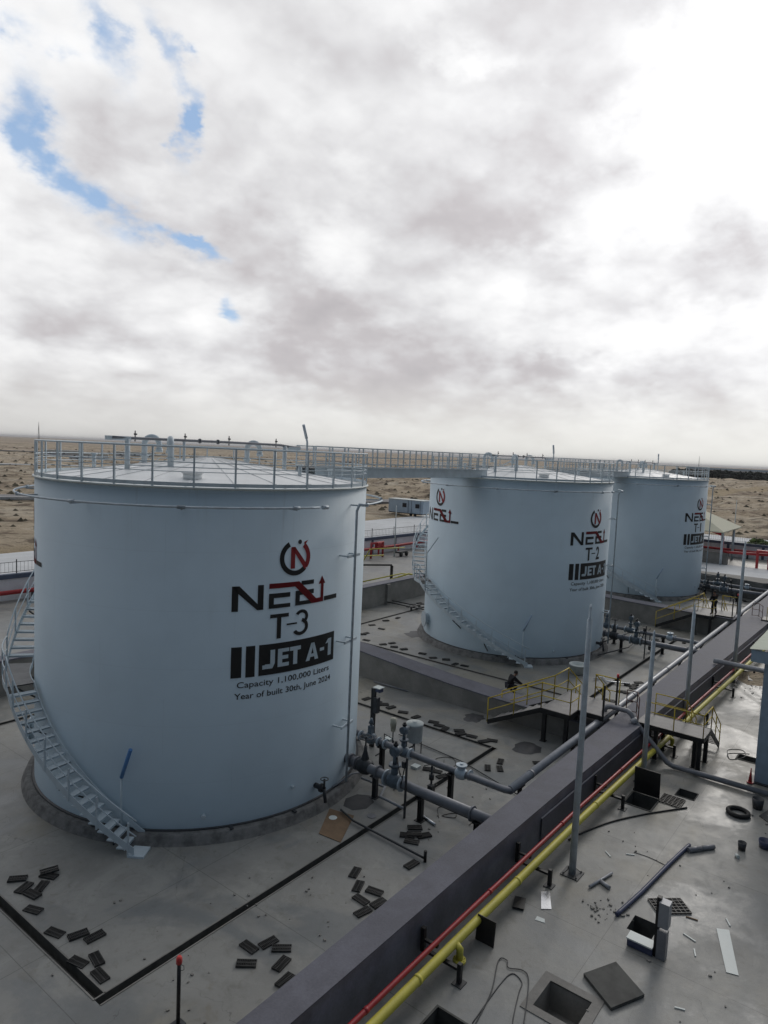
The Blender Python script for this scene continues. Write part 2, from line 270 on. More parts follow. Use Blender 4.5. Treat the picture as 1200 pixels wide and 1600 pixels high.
# ------------------------------------------------------------------ mesh helpers
ORG = {}
class MB:
    def __init__(s): s.v = []; s.f = []; s.s = []
    def add(s, vs, fs, sm=False):
        n = len(s.v); s.v += [Vector(q) for q in vs]
        for f in fs: s.f.append([n + i for i in f]); s.s.append(sm)
        return s
    def box(s, c, d, rz=0, M_=None, bev=0):
        hx, hy, hz = d[0] / 2, d[1] / 2, d[2] / 2
        vs = [Vector((x, y, z)) for z in (-hz, hz) for y in (-hy, hy) for x in (-hx, hx)]
        mt = M_ if M_ else Matrix.Rotation(rz, 3, 'Z')
        return s.add([mt @ q + Vector(c) for q in vs], [(0, 2, 3, 1), (4, 5, 7, 6), (0, 1, 5, 4), (2, 6, 7, 3), (0, 4, 6, 2), (1, 3, 7, 5)])
    def bx(s, x0, x1, y0, y1, z0, z1): return s.box(((x0 + x1) / 2, (y0 + y1) / 2, (z0 + z1) / 2), (abs(x1 - x0), abs(y1 - y0), abs(z1 - z0)))
    def beam(s, a, b_, w, h, up=(0, 0, 1)):
        a, b_ = Vector(a), Vector(b_); d = b_ - a; L = d.length
        if L < 1e-6: return s
        x = d / L; u = Vector(up)
        if abs(x.dot(u)) > .98: u = Vector((1, 0, 0))
        y = u.cross(x).normalized(); z = x.cross(y)
        return s.box((a + b_) / 2, (L, w, h), M_=Matrix((x, y, z)).transposed())
    def tube(s, pts, r, n=10, cap=True, rs=None):
        pts = [Vector(q) for q in pts]; m = len(pts)
        ts = []
        for i in range(m):
            a = (pts[i] - pts[i - 1]).normalized() if i else None
            c = (pts[i + 1] - pts[i]).normalized() if i < m - 1 else None
            ts.append((c if a is None else a if c is None else (a + c).normalized()))
        u = Vector((0, 0, 1)) if abs(ts[0].z) < .9 else Vector((1, 0, 0)); base = len(s.v); vs = []
        for i in range(m):
            t = ts[i]; u = (u - t * u.dot(t))
            u = u.normalized() if u.length > 1e-6 else t.orthogonal().normalized()
            w = t.cross(u); k = 1.0
            if 0 < i < m - 1:
                dd = max(.35, (pts[i] - pts[i - 1]).normalized().dot(t)); k = 1 / dd
            rr = rs[i] if rs else r
            bis = None
            if k > 1.001:
                bis = ((pts[i + 1] - pts[i]).normalized() - (pts[i] - pts[i - 1]).normalized()).normalized()
            for j in range(n):
                an = 2 * PI * j / n; o = (u * math.cos(an) + w * math.sin(an)) * rr
                if bis: o += bis * (o.dot(bis) * (k - 1))
                vs.append(pts[i] + o)
        fs = [(i * n + j, i * n + (j + 1) % n, (i + 1) * n + (j + 1) % n, (i + 1) * n + j) for i in range(m - 1) for j in range(n)]
        s.add(vs, fs, True)
        if cap:
            s.f.append([base + j for j in range(n)][::-1]); s.s.append(False)
            s.f.append([base + (m - 1) * n + j for j in range(n)]); s.s.append(False)
        return s
    def cyl(s, a, b_, r, n=14, r2=None): return s.tube([a, b_], r, n, rs=[r, r if r2 is None else r2])
    def lathe(s, c, prof, n=24, sm=True, a0=0, a1=2 * PI, axis=None):
        full = abs(a1 - a0 - 2 * PI) < 1e-6; k = n if full else n + 1; vs = []
        rot = Vector((0, 0, 1)).rotation_difference(Vector(axis)).to_matrix() if axis else None
        for (r, z) in prof:
            for j in range(k):
                an = a0 + (a1 - a0) * j / n; q = Vector((r * math.cos(an), r * math.sin(an), z))
                if rot: q = rot @ q
                vs.append(q + Vector(c))
        fs = []
        for i in range(len(prof) - 1):
            for j in range(n if not full else k):
                j2 = (j + 1) % k
                if not full and j == n: continue
                fs.append((i * k + j, i * k + j2, (i + 1) * k + j2, (i + 1) * k + j))
        return s.add(vs, fs, sm)
    def prism(s, poly, z0, z1):
        n = len(poly); return s.add([(x, y, z0) for x, y in poly] + [(x, y, z1) for x, y in poly],
            [tuple(range(n))[::-1], tuple(range(n, 2 * n))] + [(i, (i + 1) % n, n + (i + 1) % n, n + i) for i in range(n)])
    def build(s, name, m, parent=None, base=None):
        o_ = Vector((0, 0, 0))
        if parent is not None: o_ = ORG[parent.name]
        elif base is not None: o_ = Vector(base)
        elif s.v:
            xs = [q.x for q in s.v]; ys = [q.y for q in s.v]; zs = [q.z for q in s.v]
            o_ = Vector(((min(xs) + max(xs)) / 2, (min(ys) + max(ys)) / 2, min(zs)))
        me = bpy.data.meshes.new(name); me.from_pydata([q - o_ for q in s.v], [], s.f); me.update()
        bm_ = bmesh.new(); bm_.from_mesh(me); bmesh.ops.recalc_face_normals(bm_, faces=bm_.faces); bm_.to_mesh(me); bm_.free()
        me.polygons.foreach_set('use_smooth', s.s)
        if isinstance(m, str): m = M[m]
        me.materials.append(m)
        o = bpy.data.objects.new(name, me); S.collection.objects.link(o)
        if parent is not None: o.parent = parent; ORG[o.name] = o_
        else: o.location = o_; ORG[o.name] = o_
        return o
def tag(o, label=None, cat=None, group=None, kind=None):
    if label: o['label'] = label
    if cat: o['category'] = cat
    if group: o['group'] = group
    if kind: o['kind'] = kind
    return o
def thing(name, label, cat, loc=(0, 0, 0), group=None):
    o = bpy.data.objects.new(name, None); S.collection.objects.link(o); o.location = loc; o.empty_display_size = .3
    ORG[o.name] = Vector(loc); return tag(o, label, cat, group)
def struct(o): o['kind'] = 'structure'; return o
def kids(o): return [c for c in S.collection.objects if c.parent == o]
def copy_tree(o, parent=None, loc=None, rz=None, label=None):
    c = o.copy(); S.collection.objects.link(c); c.parent = parent
    if loc is not None: c.location = loc
    if rz is not None: c.rotation_euler = (0, 0, rz)
    if label: c['label'] = label
    for ch in kids(o): copy_tree(ch, c)
    return c
def flange(mb, c, ax, r, t=.035, n=18):
    c = Vector(c); ax = Vector(ax).normalized(); mb.tube([c - ax * t, c + ax * t], r, n)
    u = ax.orthogonal().normalized(); w = ax.cross(u)
    for i in range(8):
        an = 2 * PI * i / 8; p_ = c + (u * math.cos(an) + w * math.sin(an)) * r * .82
        mb.tube([p_ - ax * (t + .02), p_ + ax * (t + .02)], .014, 6)
def arc(c, r, a0, a1, n, z=None, ax='xy'):
    out = []
    for i in range(n + 1):
        a = R_(a0 + (a1 - a0) * i / n); x, y = r * math.cos(a), r * math.sin(a)
        out.append(Vector((c[0] + x, c[1] + y, c[2])) if ax == 'xy' else Vector((c[0] + x, c[1], c[2] + y)) if ax == 'xz' else Vector((c[0], c[1] + x, c[2] + y)))
    return out

# ================================================================== SETTING
T3, T2, T1 = Vector((0, 0, 0)), Vector((25.67, -.16, 0)), Vector((52.05, .04, 0))
# pits and drains are real holes in the floor sheet: (x0,x1,y0,y1,depth)
PITS = dict(near=(-3.0, -2.05, -16.6, -15.6, .7), mid=(1.02, 1.72, -17.0, -16.36, .55), lidp=(7.78, 8.82, -14.92, -14.02, .6),
            sq=(9.70, 10.32, -15.92, -15.28, .4), shelter=(14.9, 15.45, -17.3, -16.38, .35), far=(28.4, 29.1, -14.35, -13.55, .4), bottom=(-5.5, -4.45, -14.75, -14.0, .5))
DR = [(-9.22, -8.98, -8.13, 8.7), (-9.22, 8.7, -8.35, -8.13), (8.48, 8.70, -8.13, 8.7), (-8.98, 8.48, 8.45, 8.7),
      (16.9, 34.5, -9.05, -8.83), (34.28, 34.5, -8.83, 9.15), (16.9, 34.28, 8.93, 9.15), (16.9, 17.12, -8.83, 8.93)]
holes = [p_[:4] for p_ in PITS.values()] + DR
def cutsheet(x0, x1, y0, y1, z, holes, step=8):
    xs = sorted({x0, x1} | {h_[i] for h_ in holes for i in (0, 1)}); ys = sorted({y0, y1} | {h_[i] for h_ in holes for i in (2, 3)})
    mb = MB(); idx = {}
    def vi(i, j):
        if (i, j) not in idx: idx[(i, j)] = len(mb.v); mb.v.append(Vector((xs[i], ys[j], z)))
        return idx[(i, j)]
    for i in range(len(xs) - 1):
        for j in range(len(ys) - 1):
            cx, cy = (xs[i] + xs[i + 1]) / 2, (ys[j] + ys[j + 1]) / 2
            if any(h_[0] < cx < h_[1] and h_[2] < cy < h_[3] for h_ in holes): continue
            mb.f.append([vi(i, j), vi(i + 1, j), vi(i + 1, j + 1), vi(i, j + 1)]); mb.s.append(False)
    return mb
struct(cutsheet(-60, 96, -60, 33.5, 0, holes).build('concrete_floor', 'floor', base=(0, 0, 0)))
# desert, one sheet to the horizon (polar grid round the site)
def terr(x, y):
    if -62 < x < 98 and -62 < y < 34.5: return -1.6
    d = max(-62 - x, x - 98, -62 - y, y - 34.5, 0)
    k = min(1, d / 26.0); h = -.9 + .75 * k * k
    r = math.hypot(x, y)
    if y > 50 or x > 104:
        m_ = min(1, max(0, (r - 100) / 50)) * (1 if r < 900 else max(.25, 900 / r))
        rough = .35 + .65 * max(0, min(1, (x * .8 - y * .35 + 60) / 120))      # rubble heaps lie ahead, smoother ground to the left
        a = noise.noise(Vector((x * .055, y * .055, 3))); c = noise.noise(Vector((x * .16, y * .16, 9)))
        rid = 1 - abs(noise.noise(Vector((x * .09, y * .09, 20)))) * 2
        e_ = noise.noise(Vector((x * .30, y * .30, 30))); h += m_ * rough * (1.3 * max(0, a + .1) + 1.1 * c + 1.0 * max(0, rid - .2) + .5 * e_) + m_ * .9 * noise.noise(Vector((x * .006, y * .006, 1)))
    if r > 1400: h = h * .5 + min(9, (r - 1400) * .0012) * max(0, noise.noise(Vector((x * .0004, y * .0004, 5))) + .15)
    return h
mb = MB(); CX, CY = -16.9, -21.4
angs = []; a = -180.0
while a < 180: angs.append(a); a += .42 if -22 < a < 98 else 4
rad = [8.0]
while rad[-1] < 26000: rad.append(rad[-1] * (1.022 if 70 < rad[-1] < 1300 else 1.10))
na = len(angs)
for r in rad:
    for a in angs:
        x, y = CX + r * math.cos(R_(a)), CY + r * math.sin(R_(a)); mb.v.append(Vector((x, y, terr(x, y))))
for i in range(len(rad) - 1):
    for j in range(na):
        j2 = (j + 1) % na; mb.f.append([i * na + j, (i + 1) * na + j, (i + 1) * na + j2, i * na + j2]); mb.s.append(True)
c0 = len(mb.v); mb.v.append(Vector((CX, CY, -1.6)))
for j in range(na): mb.f.append([c0, j, (j + 1) % na]); mb.s.append(True)
struct(mb.build('desert_ground', 'sand', base=(0, 0, 0)))
# roads
mb = MB(); mb.add([(-120, 36.5, .02), (104, 36.5, .02), (104, -120, .02), (116, -120, .02), (118, 57, .02), (-120, 48.5, .02)], [(0, 1, 5), (1, 4, 5), (1, 2, 3, 4)])
struct(mb.build('perimeter_road', 'road', base=(0, 0, 0)))
def strip(name, pts, w, m, z=0.25, h=.5):
    mb = MB(); L = []
    for i, p_ in enumerate(pts):
        a = Vector(pts[max(0, i - 1)]); c = Vector(pts[min(len(pts) - 1, i + 1)]); t = (c - a).normalized(); nn = Vector((-t.y, t.x)) * w / 2
        L.append((Vector(p_) + nn, Vector(p_) - nn))
    vs = []
    for a, c in L: vs += [(a.x, a.y, z), (c.x, c.y, z), (a.x, a.y, z - h), (c.x, c.y, z - h)]
    fs = []
    for i in range(len(L) - 1):
        k = i * 4; fs += [(k, k + 1, k + 5, k + 4), (k, k + 4, k + 6, k + 2), (k + 1, k + 3, k + 7, k + 5)]
    mb.add(vs, fs); return struct(mb.build(name, m))
strip('desert_road', [(-200, 176), (-60, 150), (0, 137), (30, 128), (52, 117), (75, 102), (140, 70)], 8, 'asph', .5)
strip('kerb_strip', [(-200, 169.5), (-60, 143.5), (0, 130.5), (30, 121.8), (50, 111.8), (72, 97)], .7, 'road', .75)
strip('distant_road', [(-200, 330), (60, 290), (200, 250), (420, 190)], 7, 'road', .9)
strip('distant_road', [(-300, 620), (150, 560), (520, 430)], 10, 'asph', 1.3)

# pits: five-sided liners, rims
def pit(key, name, label, rim=.0, m='conc2', floorm=None):
    x0, x1, y0, y1, d = PITS[key]; mb = MB()
    mb.add([(x0, y0, 0.002), (x1, y0, 0.002), (x1, y1, 0.002), (x0, y1, 0.002), (x0, y0, -d), (x1, y0, -d), (x1, y1, -d), (x0, y1, -d)],
           [(0, 1, 5, 4), (1, 2, 6, 5), (2, 3, 7, 6), (3, 0, 4, 7), (4, 5, 6, 7)])
    if rim:
        for a in ((x0 - rim, x1 + rim, y0 - rim, y0), (x0 - rim, x1 + rim, y1, y1 + rim), (x0 - rim, x0, y0, y1), (x1, x1 + rim, y0, y1)): mb.bx(*a, -.02, .02)
    return tag(mb.build(name, m), label, 'pit')
M['pitdark'] = mat('dark_pit_concrete', (.07, .07, .065), .8, 0, .3, 3)  # darker concrete tone for pits, drain channels and one lid
pit('near', 'drain_pit', 'open square drain pit with pale concrete rim nearest the camera', .22, 'conc2')
pit('mid', 'drain_pit', 'small open pit beside the white topped box and steel post', 0, 'pitdark')
pit('lidp', 'drain_pit', 'open pit with its dark steel lid standing up behind it', .06, 'pitdark')
pit('sq', 'drain_pit', 'small square open pit next to the loose grid cover', .03, 'pitdark')
pit('shelter', 'drain_pit', 'narrow open pit beside the blue shelter column', .06, 'pitdark')
pit('far', 'drain_pit', 'open pit near the far mast and the sand pile', .05, 'pitdark')
pit('bottom', 'drain_pit', 'open pit half hidden under the yellow pipe at the bottom', .05, 'pitdark')
def drain(rects, label):
    t = thing('drain_channel', label, 'drain', (rects[0][0], rects[0][2], 0), 'trench drains round the tanks')
    mb = MB(); lip = MB()
    for (x0, x1, y0, y1) in rects:
        mb.bx(x0, x1, y0, y1, -.32, -.30)
        lng = (x1 - x0) > (y1 - y0)
        if lng:
            mb.bx(x0, x1, y0 - .012, y0 + .004, -.30, -.003); mb.bx(x0, x1, y1 - .004, y1 + .012, -.30, -.003)
            lip.bx(x0, x1, y0 - .03, y0 + .006, .002, .016); lip.bx(x0, x1, y1 - .006, y1 + .03, .002, .016)
        else:
            mb.bx(x0 - .012, x0 + .004, y0, y1, -.30, -.003); mb.bx(x1 - .004, x1 + .012, y0, y1, -.30, -.003)
            lip.bx(x0 - .03, x0 + .006, y0, y1, .002, .016); lip.bx(x1 - .006, x1 + .03, y0, y1, .002, .016)
    mb.build('channel', 'pitdark', t); lip.build('edge_strip', 'conc2', t)
drain(DR[:4], 'dark rectangular trench drain in the floor round the nearest tank')
drain(DR[4:], 'dark rectangular trench drain in the floor round the middle tank')

# ------------------------------------------------------------------ bund walls
def wall_path(name, label, inner, outer, z, m, base=0.0, cat='wall'):
    n = len(inner); mb = MB(); vs = []
    for (xi, yi), (xo, yo) in zip(inner, outer): vs += [(xi, yi, z), (xo, yo, z), (xi, yi, base), (xo, yo, base)]
    fs = []
    for i in range(n - 1):
        k = i * 4; fs += [(k, k + 1, k + 5, k + 4), (k, k + 4, k + 6, k + 2), (k + 1, k + 3, k + 7, k + 5)]
    fs += [(0, 2, 3, 1), (4 * n - 4, 4 * n - 3, 4 * n - 1, 4 * n - 2)]
    mb.add(vs, fs); return tag(mb.build(name, m), label, cat)
xs = [-40, -8, -2, 5, 11, 18, 25, 33, 45, 58]
yo = [-12.86, -12.86, -12.87, -12.95, -13.10, -13.30, -13.50, -13.72, -14.0, -14.2]
yi = [-12.08, -12.08, -12.03, -11.96, -11.95, -11.95, -11.95, -11.95, -11.95, -11.95]
t = thing('bund_wall', 'long wide purple-grey bund wall carrying the grey pipe on its top', 'wall', (10, -12, 0))
w_ = wall_path('wall', None, list(zip(xs, yi)), list(zip(xs, yo)), 1.32, 'bund'); ORG['x'] = 0
fq = MB(); vf = []
for x_, y_ in zip(xs, yo): vf += [(x_, y_ - .006, 1.30), (x_, y_ - .006, 0)]
fq.add(vf, [(2 * i, 2 * i + 1, 2 * i + 3, 2 * i + 2) for i in range(len(xs) - 1)]); fq.build('outer_face', mat('outer_face_coating', (.13, .138, .17), .40, 0, .3, 1.0, .25, 8, .2, obj=False), t)
w_.parent = t; w_.location = Vector(w_.location) - Vector((10, -12, 0)); del w_['category']
mb = MB()   # projecting lower footing and its edge ledge on the outside face
vs = []
xs3 = [3.0] + xs[4:]; yo3 = [-12.925] + yo[4:]
for x, y in zip(xs3, yo3): vs += [(x, y - .012, .98), (x, y - .05, .95), (x, y - .05, 0)]
mb.add(vs, [f_ for i in range(len(xs3) - 1) for f_ in ((3 * i, 3 * i + 1, 3 * i + 4, 3 * i + 3), (3 * i + 1, 3 * i + 2, 3 * i + 5, 3 * i + 4))]); mb.build('facing', mat('glossy_bund_coating', (.085, .09, .115), .42, 0, .25, 1.0, .25, 8, .2, obj=False), t)
def plainwall(label, x0, x1, y0, y1, z, m='bund', cap=None, capm='bund', pil=None):
    t = thing('bund_wall', label, 'wall', ((x0 + x1) / 2, (y0 + y1) / 2, 0)); mb = MB(); mb.bx(x0, x1, y0, y1, 0, z); mb.build('wall', m, t)
    if cap: c = MB(); c.bx(x0 - cap, x1 + cap, y0 - cap, y1 + cap, z, z + .07); c.build('coping', capm, t)
    if pil:
        for (px, py) in pil: c = MB(); c.bx(px - .2, px + .2, py - .2, py + .2, 0, z - .02); c.build('pilaster', m, t)
    return t
def slopewall(label, x0, x1, prof, m, capm):
    t = thing('bund_wall', label, 'wall', ((x0 + x1) / 2, prof[0][0], 0)); mb = MB(); cp = MB()
    for (ya, za), (yb, zb) in zip(prof, prof[1:]):
        mb.add([(x0, ya, 0), (x1, ya, 0), (x1, ya, za), (x0, ya, za), (x0, yb, 0), (x1, yb, 0), (x1, yb, zb), (x0, yb, zb)], [(0, 3, 7, 4), (1, 5, 6, 2)])
        cp.add([(x0 - .04, ya, za), (x1 + .04, ya, za), (x1 + .04, ya, za + .06), (x0 - .04, ya, za + .06), (x0 - .04, yb, zb), (x1 + .04, yb, zb), (x1 + .04, yb, zb + .06), (x0 - .04, yb, zb + .06)],
               [(3, 2, 6, 7), (0, 3, 7, 4), (1, 5, 6, 2), (0, 4, 5, 1)])
    mb.build('wall', m, t); cp.build('coping', capm, t); return t
slopewall('grey concrete cross wall between the nearest and the middle tank', 11.78, 13.0, [(11.8, 1.75), (1.7, 1.38), (-1.5, 1.12), (-4, .95), (-6.5, .86), (-11.9, .86)], 'conc2', 'bund')
slopewall('grey concrete cross wall between the middle and the farthest tank', 37.0, 38.1, [(11.8, 1.75), (0, 1.6), (-5, 1.45), (-11.9, 1.4)], 'conc2', 'bund')
plainwall('long rear bund wall with grey coping behind the tanks', -40, 57.4, 11.8, 12.55, 1.68, 'conc2', .05, 'bund', [(27.2, 11.75), (1, 11.75)])
wall_path('bund_wall', 'pale topped end wall beyond the farthest tank', [(55.9, 11.8), (56.0, -5), (55.6, -8), (54.6, -10.9)], [(57.4, 11.8), (57.6, -5), (58, -11), (58, -13.8)], 1.72, 'conc2')
for (px, py) in ((55.75, -7), (55.2, -9.2)):
    mb = MB(); mb.bx(px - .15, px + .35, py - .25, py + .25, 0, 1.68); tag(mb.build('wall_pier', 'conc2'), 'square pier on the face of the end wall, ' + ('near the farthest tank' if py > -8 else 'beside the grey main pipe'), 'pier')
mb = MB(); mb.bx(57.7, 78, -13, 11, .01, .02); struct(mb.build('pale_apron', 'road'))
mb = MB(); mb.bx(77.7, 78.3, -3.3, 9, 0, 1.45); tag(mb.build('low_wall', 'conc2'), 'low dark grey wall in front of the beige canopy', 'wall')

# perimeter wall, fence, pipe
def perimeter():
    t = thing('perimeter_wall', 'white perimeter wall with blue grey coping bordering the site', 'wall', (40, 30, 0))
    A_, B_ = Vector((-60, 34.3, 0)), Vector((48, 30.1, 0)); C_, D_ = Vector((88, 29, 0)), Vector((88, -62, 0))
    wl, cp, po, fe = MB(), MB(), MB(), MB()
    for a, c in ((A_, B_), (B_, C_), (C_, D_)):
        wl.beam(a + Vector((0, 0, .82)), c + Vector((0, 0, .82)), .22, 1.64); cp.beam(a + Vector((0, 0, 1.80)), c + Vector((0, 0, 1.80)), .42, .34)
    wl.build('wall', 'perim', t); cp.build('coping', 'cope', t)
    for a, c in ((A_, B_), (B_, C_), (C_, D_)):
        n = max(1, int((c - a).length / 4.2)); d = (c - a) / n
        for i in range(n):
            p_ = a + d * i; q = MB(); q.box((p_.x, p_.y, .98), (.34, .34, 1.96)); q.build('pillar', 'cope', t)
    f = thing('perimeter_fence', 'thin dark railing fence standing along the top of the perimeter wall', 'fence', (40, 30, 2))
    rails, bars = MB(), MB()
    for a, c in ((A_, B_), (B_, C_), (C_, D_)):
        for z in (2.12, 2.85): rails.beam(a + Vector((0, 0, z)), c + Vector((0, 0, z)), .035, .035)
        n = int((c - a).length / .28); d = (c - a) / n
        for i in range(n + 1):
            p_ = a + d * i; big = i % 15 == 0; bars.box((p_.x, p_.y, 2.5 if big else 2.46), (.06 if big else .014,) * 2 + (1.1 if big else .76,))
    rails.build('rail', 'dark', f); bars.build('bars', 'dark', f)
    r = thing('fire_main', 'long red pipe on low posts in front of the perimeter wall', 'pipe', (40, 29, 0))
    q = MB(); q.tube([(-60, 33.6, .70), (48, 29.4, .72), (62, 28.9, .9), (86.6, 28.4, .9), (86.9, -5, 1.0), (86.9, -60, 1.2)], .17, 10); q.build('pipe', 'redframe', r)
    for x in list(range(-56, 85, 4)):
        y = 29.4 + (48 - x) * .0389 if x < 48 else 29.0; q = MB(); q.bx(x - .08, x + .08, y - .08, y + .08, 0, .68 if x < 55 else .85); q.build('support_post', 'redframe' if x > 40 else 'dark', r)
    for y in (-4, -9, -14): q = MB(); q.bx(86.8, 87.0, y - .1, y + .1, 0, 1.0); q.build('support_post', 'dark', r)
perimeter()
# red hydrant frames
def redframe(label, x, y, w=1.6, h=1.5, rz=0):
    t = thing('pipe_manifold', label, 'manifold', (x, y, 0)); q = MB(); q.tube([(x - w / 2, y, 0), (x - w / 2, y, h), (x + w / 2, y, h), (x + w / 2, y, 0)], .13, 10)
    q.build('pipe_frame', 'redframe', t); q = MB(); q.box((x + .15, y - .1, h - .35), (.8, .5, .75)); q.build('valve_box', 'redframe', t)
    for d in (-.3, .5): q = MB(); q.cyl((x + d, y - .5, h * .75), (x + d, y - .28, h * .75), .12, 12); q.build('outlet', 'redframe', t)
redframe('red pipe manifold with valve box left in the gap between near and middle tank', 45.9, 27.6, 2.2, 1.75)
t = thing('pipe_manifold', 'red pipe portal frame beside the beige canopy', 'manifold', (78, -1.5, 0)); q = MB()
q.tube([(78, 6, 4.2), (78, -1.2, 4.1), (78, -2.5, 3.7), (78, -2.55, 1.7), (78, -3.2, 1.6), (79, -12, 1.9)], .17, 10); q.build('pipe', 'redframe', t)
for y in (-2.55, -6.6, -7.9): q = MB(); q.bx(77.85, 78.15, y - .14, y + .14, 0, 2.2 if y < -3 else 3.4); q.build('post', 'redframe', t)
q = MB(); q.bx(77.7, 78.3, -8.0, -6.5, 2.0, 2.3); q.build('cross_beam', 'redframe', t)
# canopy
t = thing('canopy', 'beige pyramid shaped shade canopy on slim columns beyond the farthest tank', 'canopy', (81.5, 3, 0))
q = MB(); ap = (81.3, 3, 7.3); e = [(76, -3, 4.25), (87, -3, 4.25), (87, 9, 4.25), (76, 9, 4.25)]; lo = [(a, b2, c - .12) for a, b2, c in e]
q.add(e + [ap] + lo, [(0, 1, 4), (1, 2, 4), (2, 3, 4), (3, 0, 4), (0, 1, 6, 5), (1, 2, 7, 6), (2, 3, 8, 7), (3, 0, 5, 8), (5, 6, 7, 8)]); q.build('roof', 'canopy', t)
for x in (77, 83.6):
    for y in (-2.7, 8.5): q = MB(); q.cyl((x, y, 0), (x, y, 4.2), .15, 10); q.build('column', 'galv', t)

# distant things
t = thing('office_trailer', 'pale blue grey site office trailer parked by the dirt heaps', 'trailer', (94, 58, 0))
q = MB(); q.box((94.3, 57.8, 1.85), (2.6, 8.0, 2.5), R_(4)); q.build('body', 'cabin', t)
q = MB(); q.box((94.3, 57.8, 3.16), (2.8, 8.3, .12), R_(4)); q.build('roof', 'pale', t)
for i, y in enumerate((54.9, 58.0, 60.7)):
    q = MB(); q.box((92.94 + .02 * i, y, 2.1), (.05, .9, .8), R_(4)); q.build('window', 'glass', t)
q = MB(); q.box((92.93, 59.4, 1.65), (.05, 1.1, 2.2), R_(4)); q.build('door', 'pale', t)
for y in (54.2, 56.3, 57.1, 59.0, 61.4): q = MB(); q.box((93.0 + (57.8 - y) * -.0 - .03, y, 1.85), (.04, .08, 2.5), R_(4)); q.build('seam', 'cope', t)
for y in (55.6, 56.6): q = MB(); q.lathe((93.3, y, .3), [(0, -.1), (.3, -.1), (.3, .1), (0, .1)], 14, axis=(1, 0, 0)); q.build('wheel', 'rubber', t)
q = MB(); q.box((93.9, 57.8, .5), (1.9, 7.6, .12), R_(4)); q.build('chassis', 'black', t)
def tower(x, y, h, name, label):
    q = MB(); s = h * .035
    for a, c in ((-1, -1), (1, -1), (1, 1), (-1, 1)): q.beam((x + a * s, y + c * s, 0), (x, y, h), h * .006, h * .006)
    for k in range(1, 8):
        z = h * k / 8; w2 = s * (1 - k / 8); z2 = h * (k - 1) / 8; w3 = s * (1 - (k - 1) / 8)
        q.beam((x - w2, y - w2, z), (x + w3, y - w3, z2), h * .003, h * .003); q.beam((x + w2, y + w2, z), (x - w3, y + w3, z2), h * .003, h * .003)
    tag(q.build(name, 'dark'), label, 'tower')
M_az = lambda a, r: (CX + r * math.cos(R_(a)), CY + r * math.sin(R_(a)))
tower(*M_az(64.2, 1500), 42, 'lattice_tower', 'tall thin lattice mast on the horizon at the far left')
tower(*M_az(13.3, 1500), 32, 'lattice_tower', 'thin lattice mast on the horizon above the dark tree belt')
# tree belt: many separate trees
def tree_mesh(seed, w, h):
    rn = random.Random(seed); q = MB()
    for i in range(90):
        a = rn.uniform(0, 2 * PI); e2 = rn.uniform(-.2, 1); r = w / 2 * math.sqrt(max(0, 1 - e2 * e2 * .9)) * rn.uniform(.45, 1.05); z = h * .45 + e2 * h * .5
        c = Vector((r * math.cos(a), r * math.sin(a), z)); s = w * rn.uniform(.09, .2)
        n_ = Vector((rn.uniform(-1, 1), rn.uniform(-1, 1), rn.uniform(-.3, 1))).normalized(); u = n_.orthogonal().normalized(); v = n_.cross(u)
        k = 5; q.add([c + (u * math.cos(2 * PI * j / k) + v * math.sin(2 * PI * j / k)) * s * rn.uniform(.6, 1.2) for j in range(k)] + [c + n_ * s * .4], [(j, (j + 1) % k, k) for j in range(k)])
    return q
def tree(x, y, w, h, seed, label, group, m='leaf'):
    t = thing('tree', label, 'tree', (x, y, terr(x, y)), group); q = tree_mesh(seed, w, h); q.v = [p_ + Vector((x, y, terr(x, y))) for p_ in q.v]; q.build('crown', m, t)
    q = MB(); z0 = terr(x, y); q.cyl((x, y, z0 - .2), (x + w * .03, y, z0 + h * .5), w * .05, 6, w * .03); q.build('trunk', 'dark', t); return t
protos = []
rn = random.Random(5); G_ = 'trees of the dark belt on the horizon'
for i in range(76):
    a = 14.9 - i * .112 + rn.uniform(-.05, .05); r = 770 + rn.uniform(-22, 25) + (i % 3) * 12; x, y = M_az(a, r); h_ = rn.uniform(4.6, 6.6)
    if i < 6: protos.append(tree(x, y, 12, h_, i, 'dark evergreen tree in the long belt on the right horizon', G_)); protos[-1]['h'] = h_; del protos[-1]['h']
    else: c = copy_tree(protos[i % 6], None, (x, y, terr(x, y)), rn.uniform(0, 6.3)); c.scale = (rn.uniform(.9, 1.2),) * 2 + (rn.uniform(.85, 1.1),)
for i, (x, y, w2, h_) in enumerate(((104, -2.4, 3.2, 2.0), (106, -4.5, 2.8, 1.6))): tree(x, y, w2, h_, 70 + i, ('yellow green bush behind the canopy column', 'low yellow green bush right of the canopy')[i], None, 'leafg')
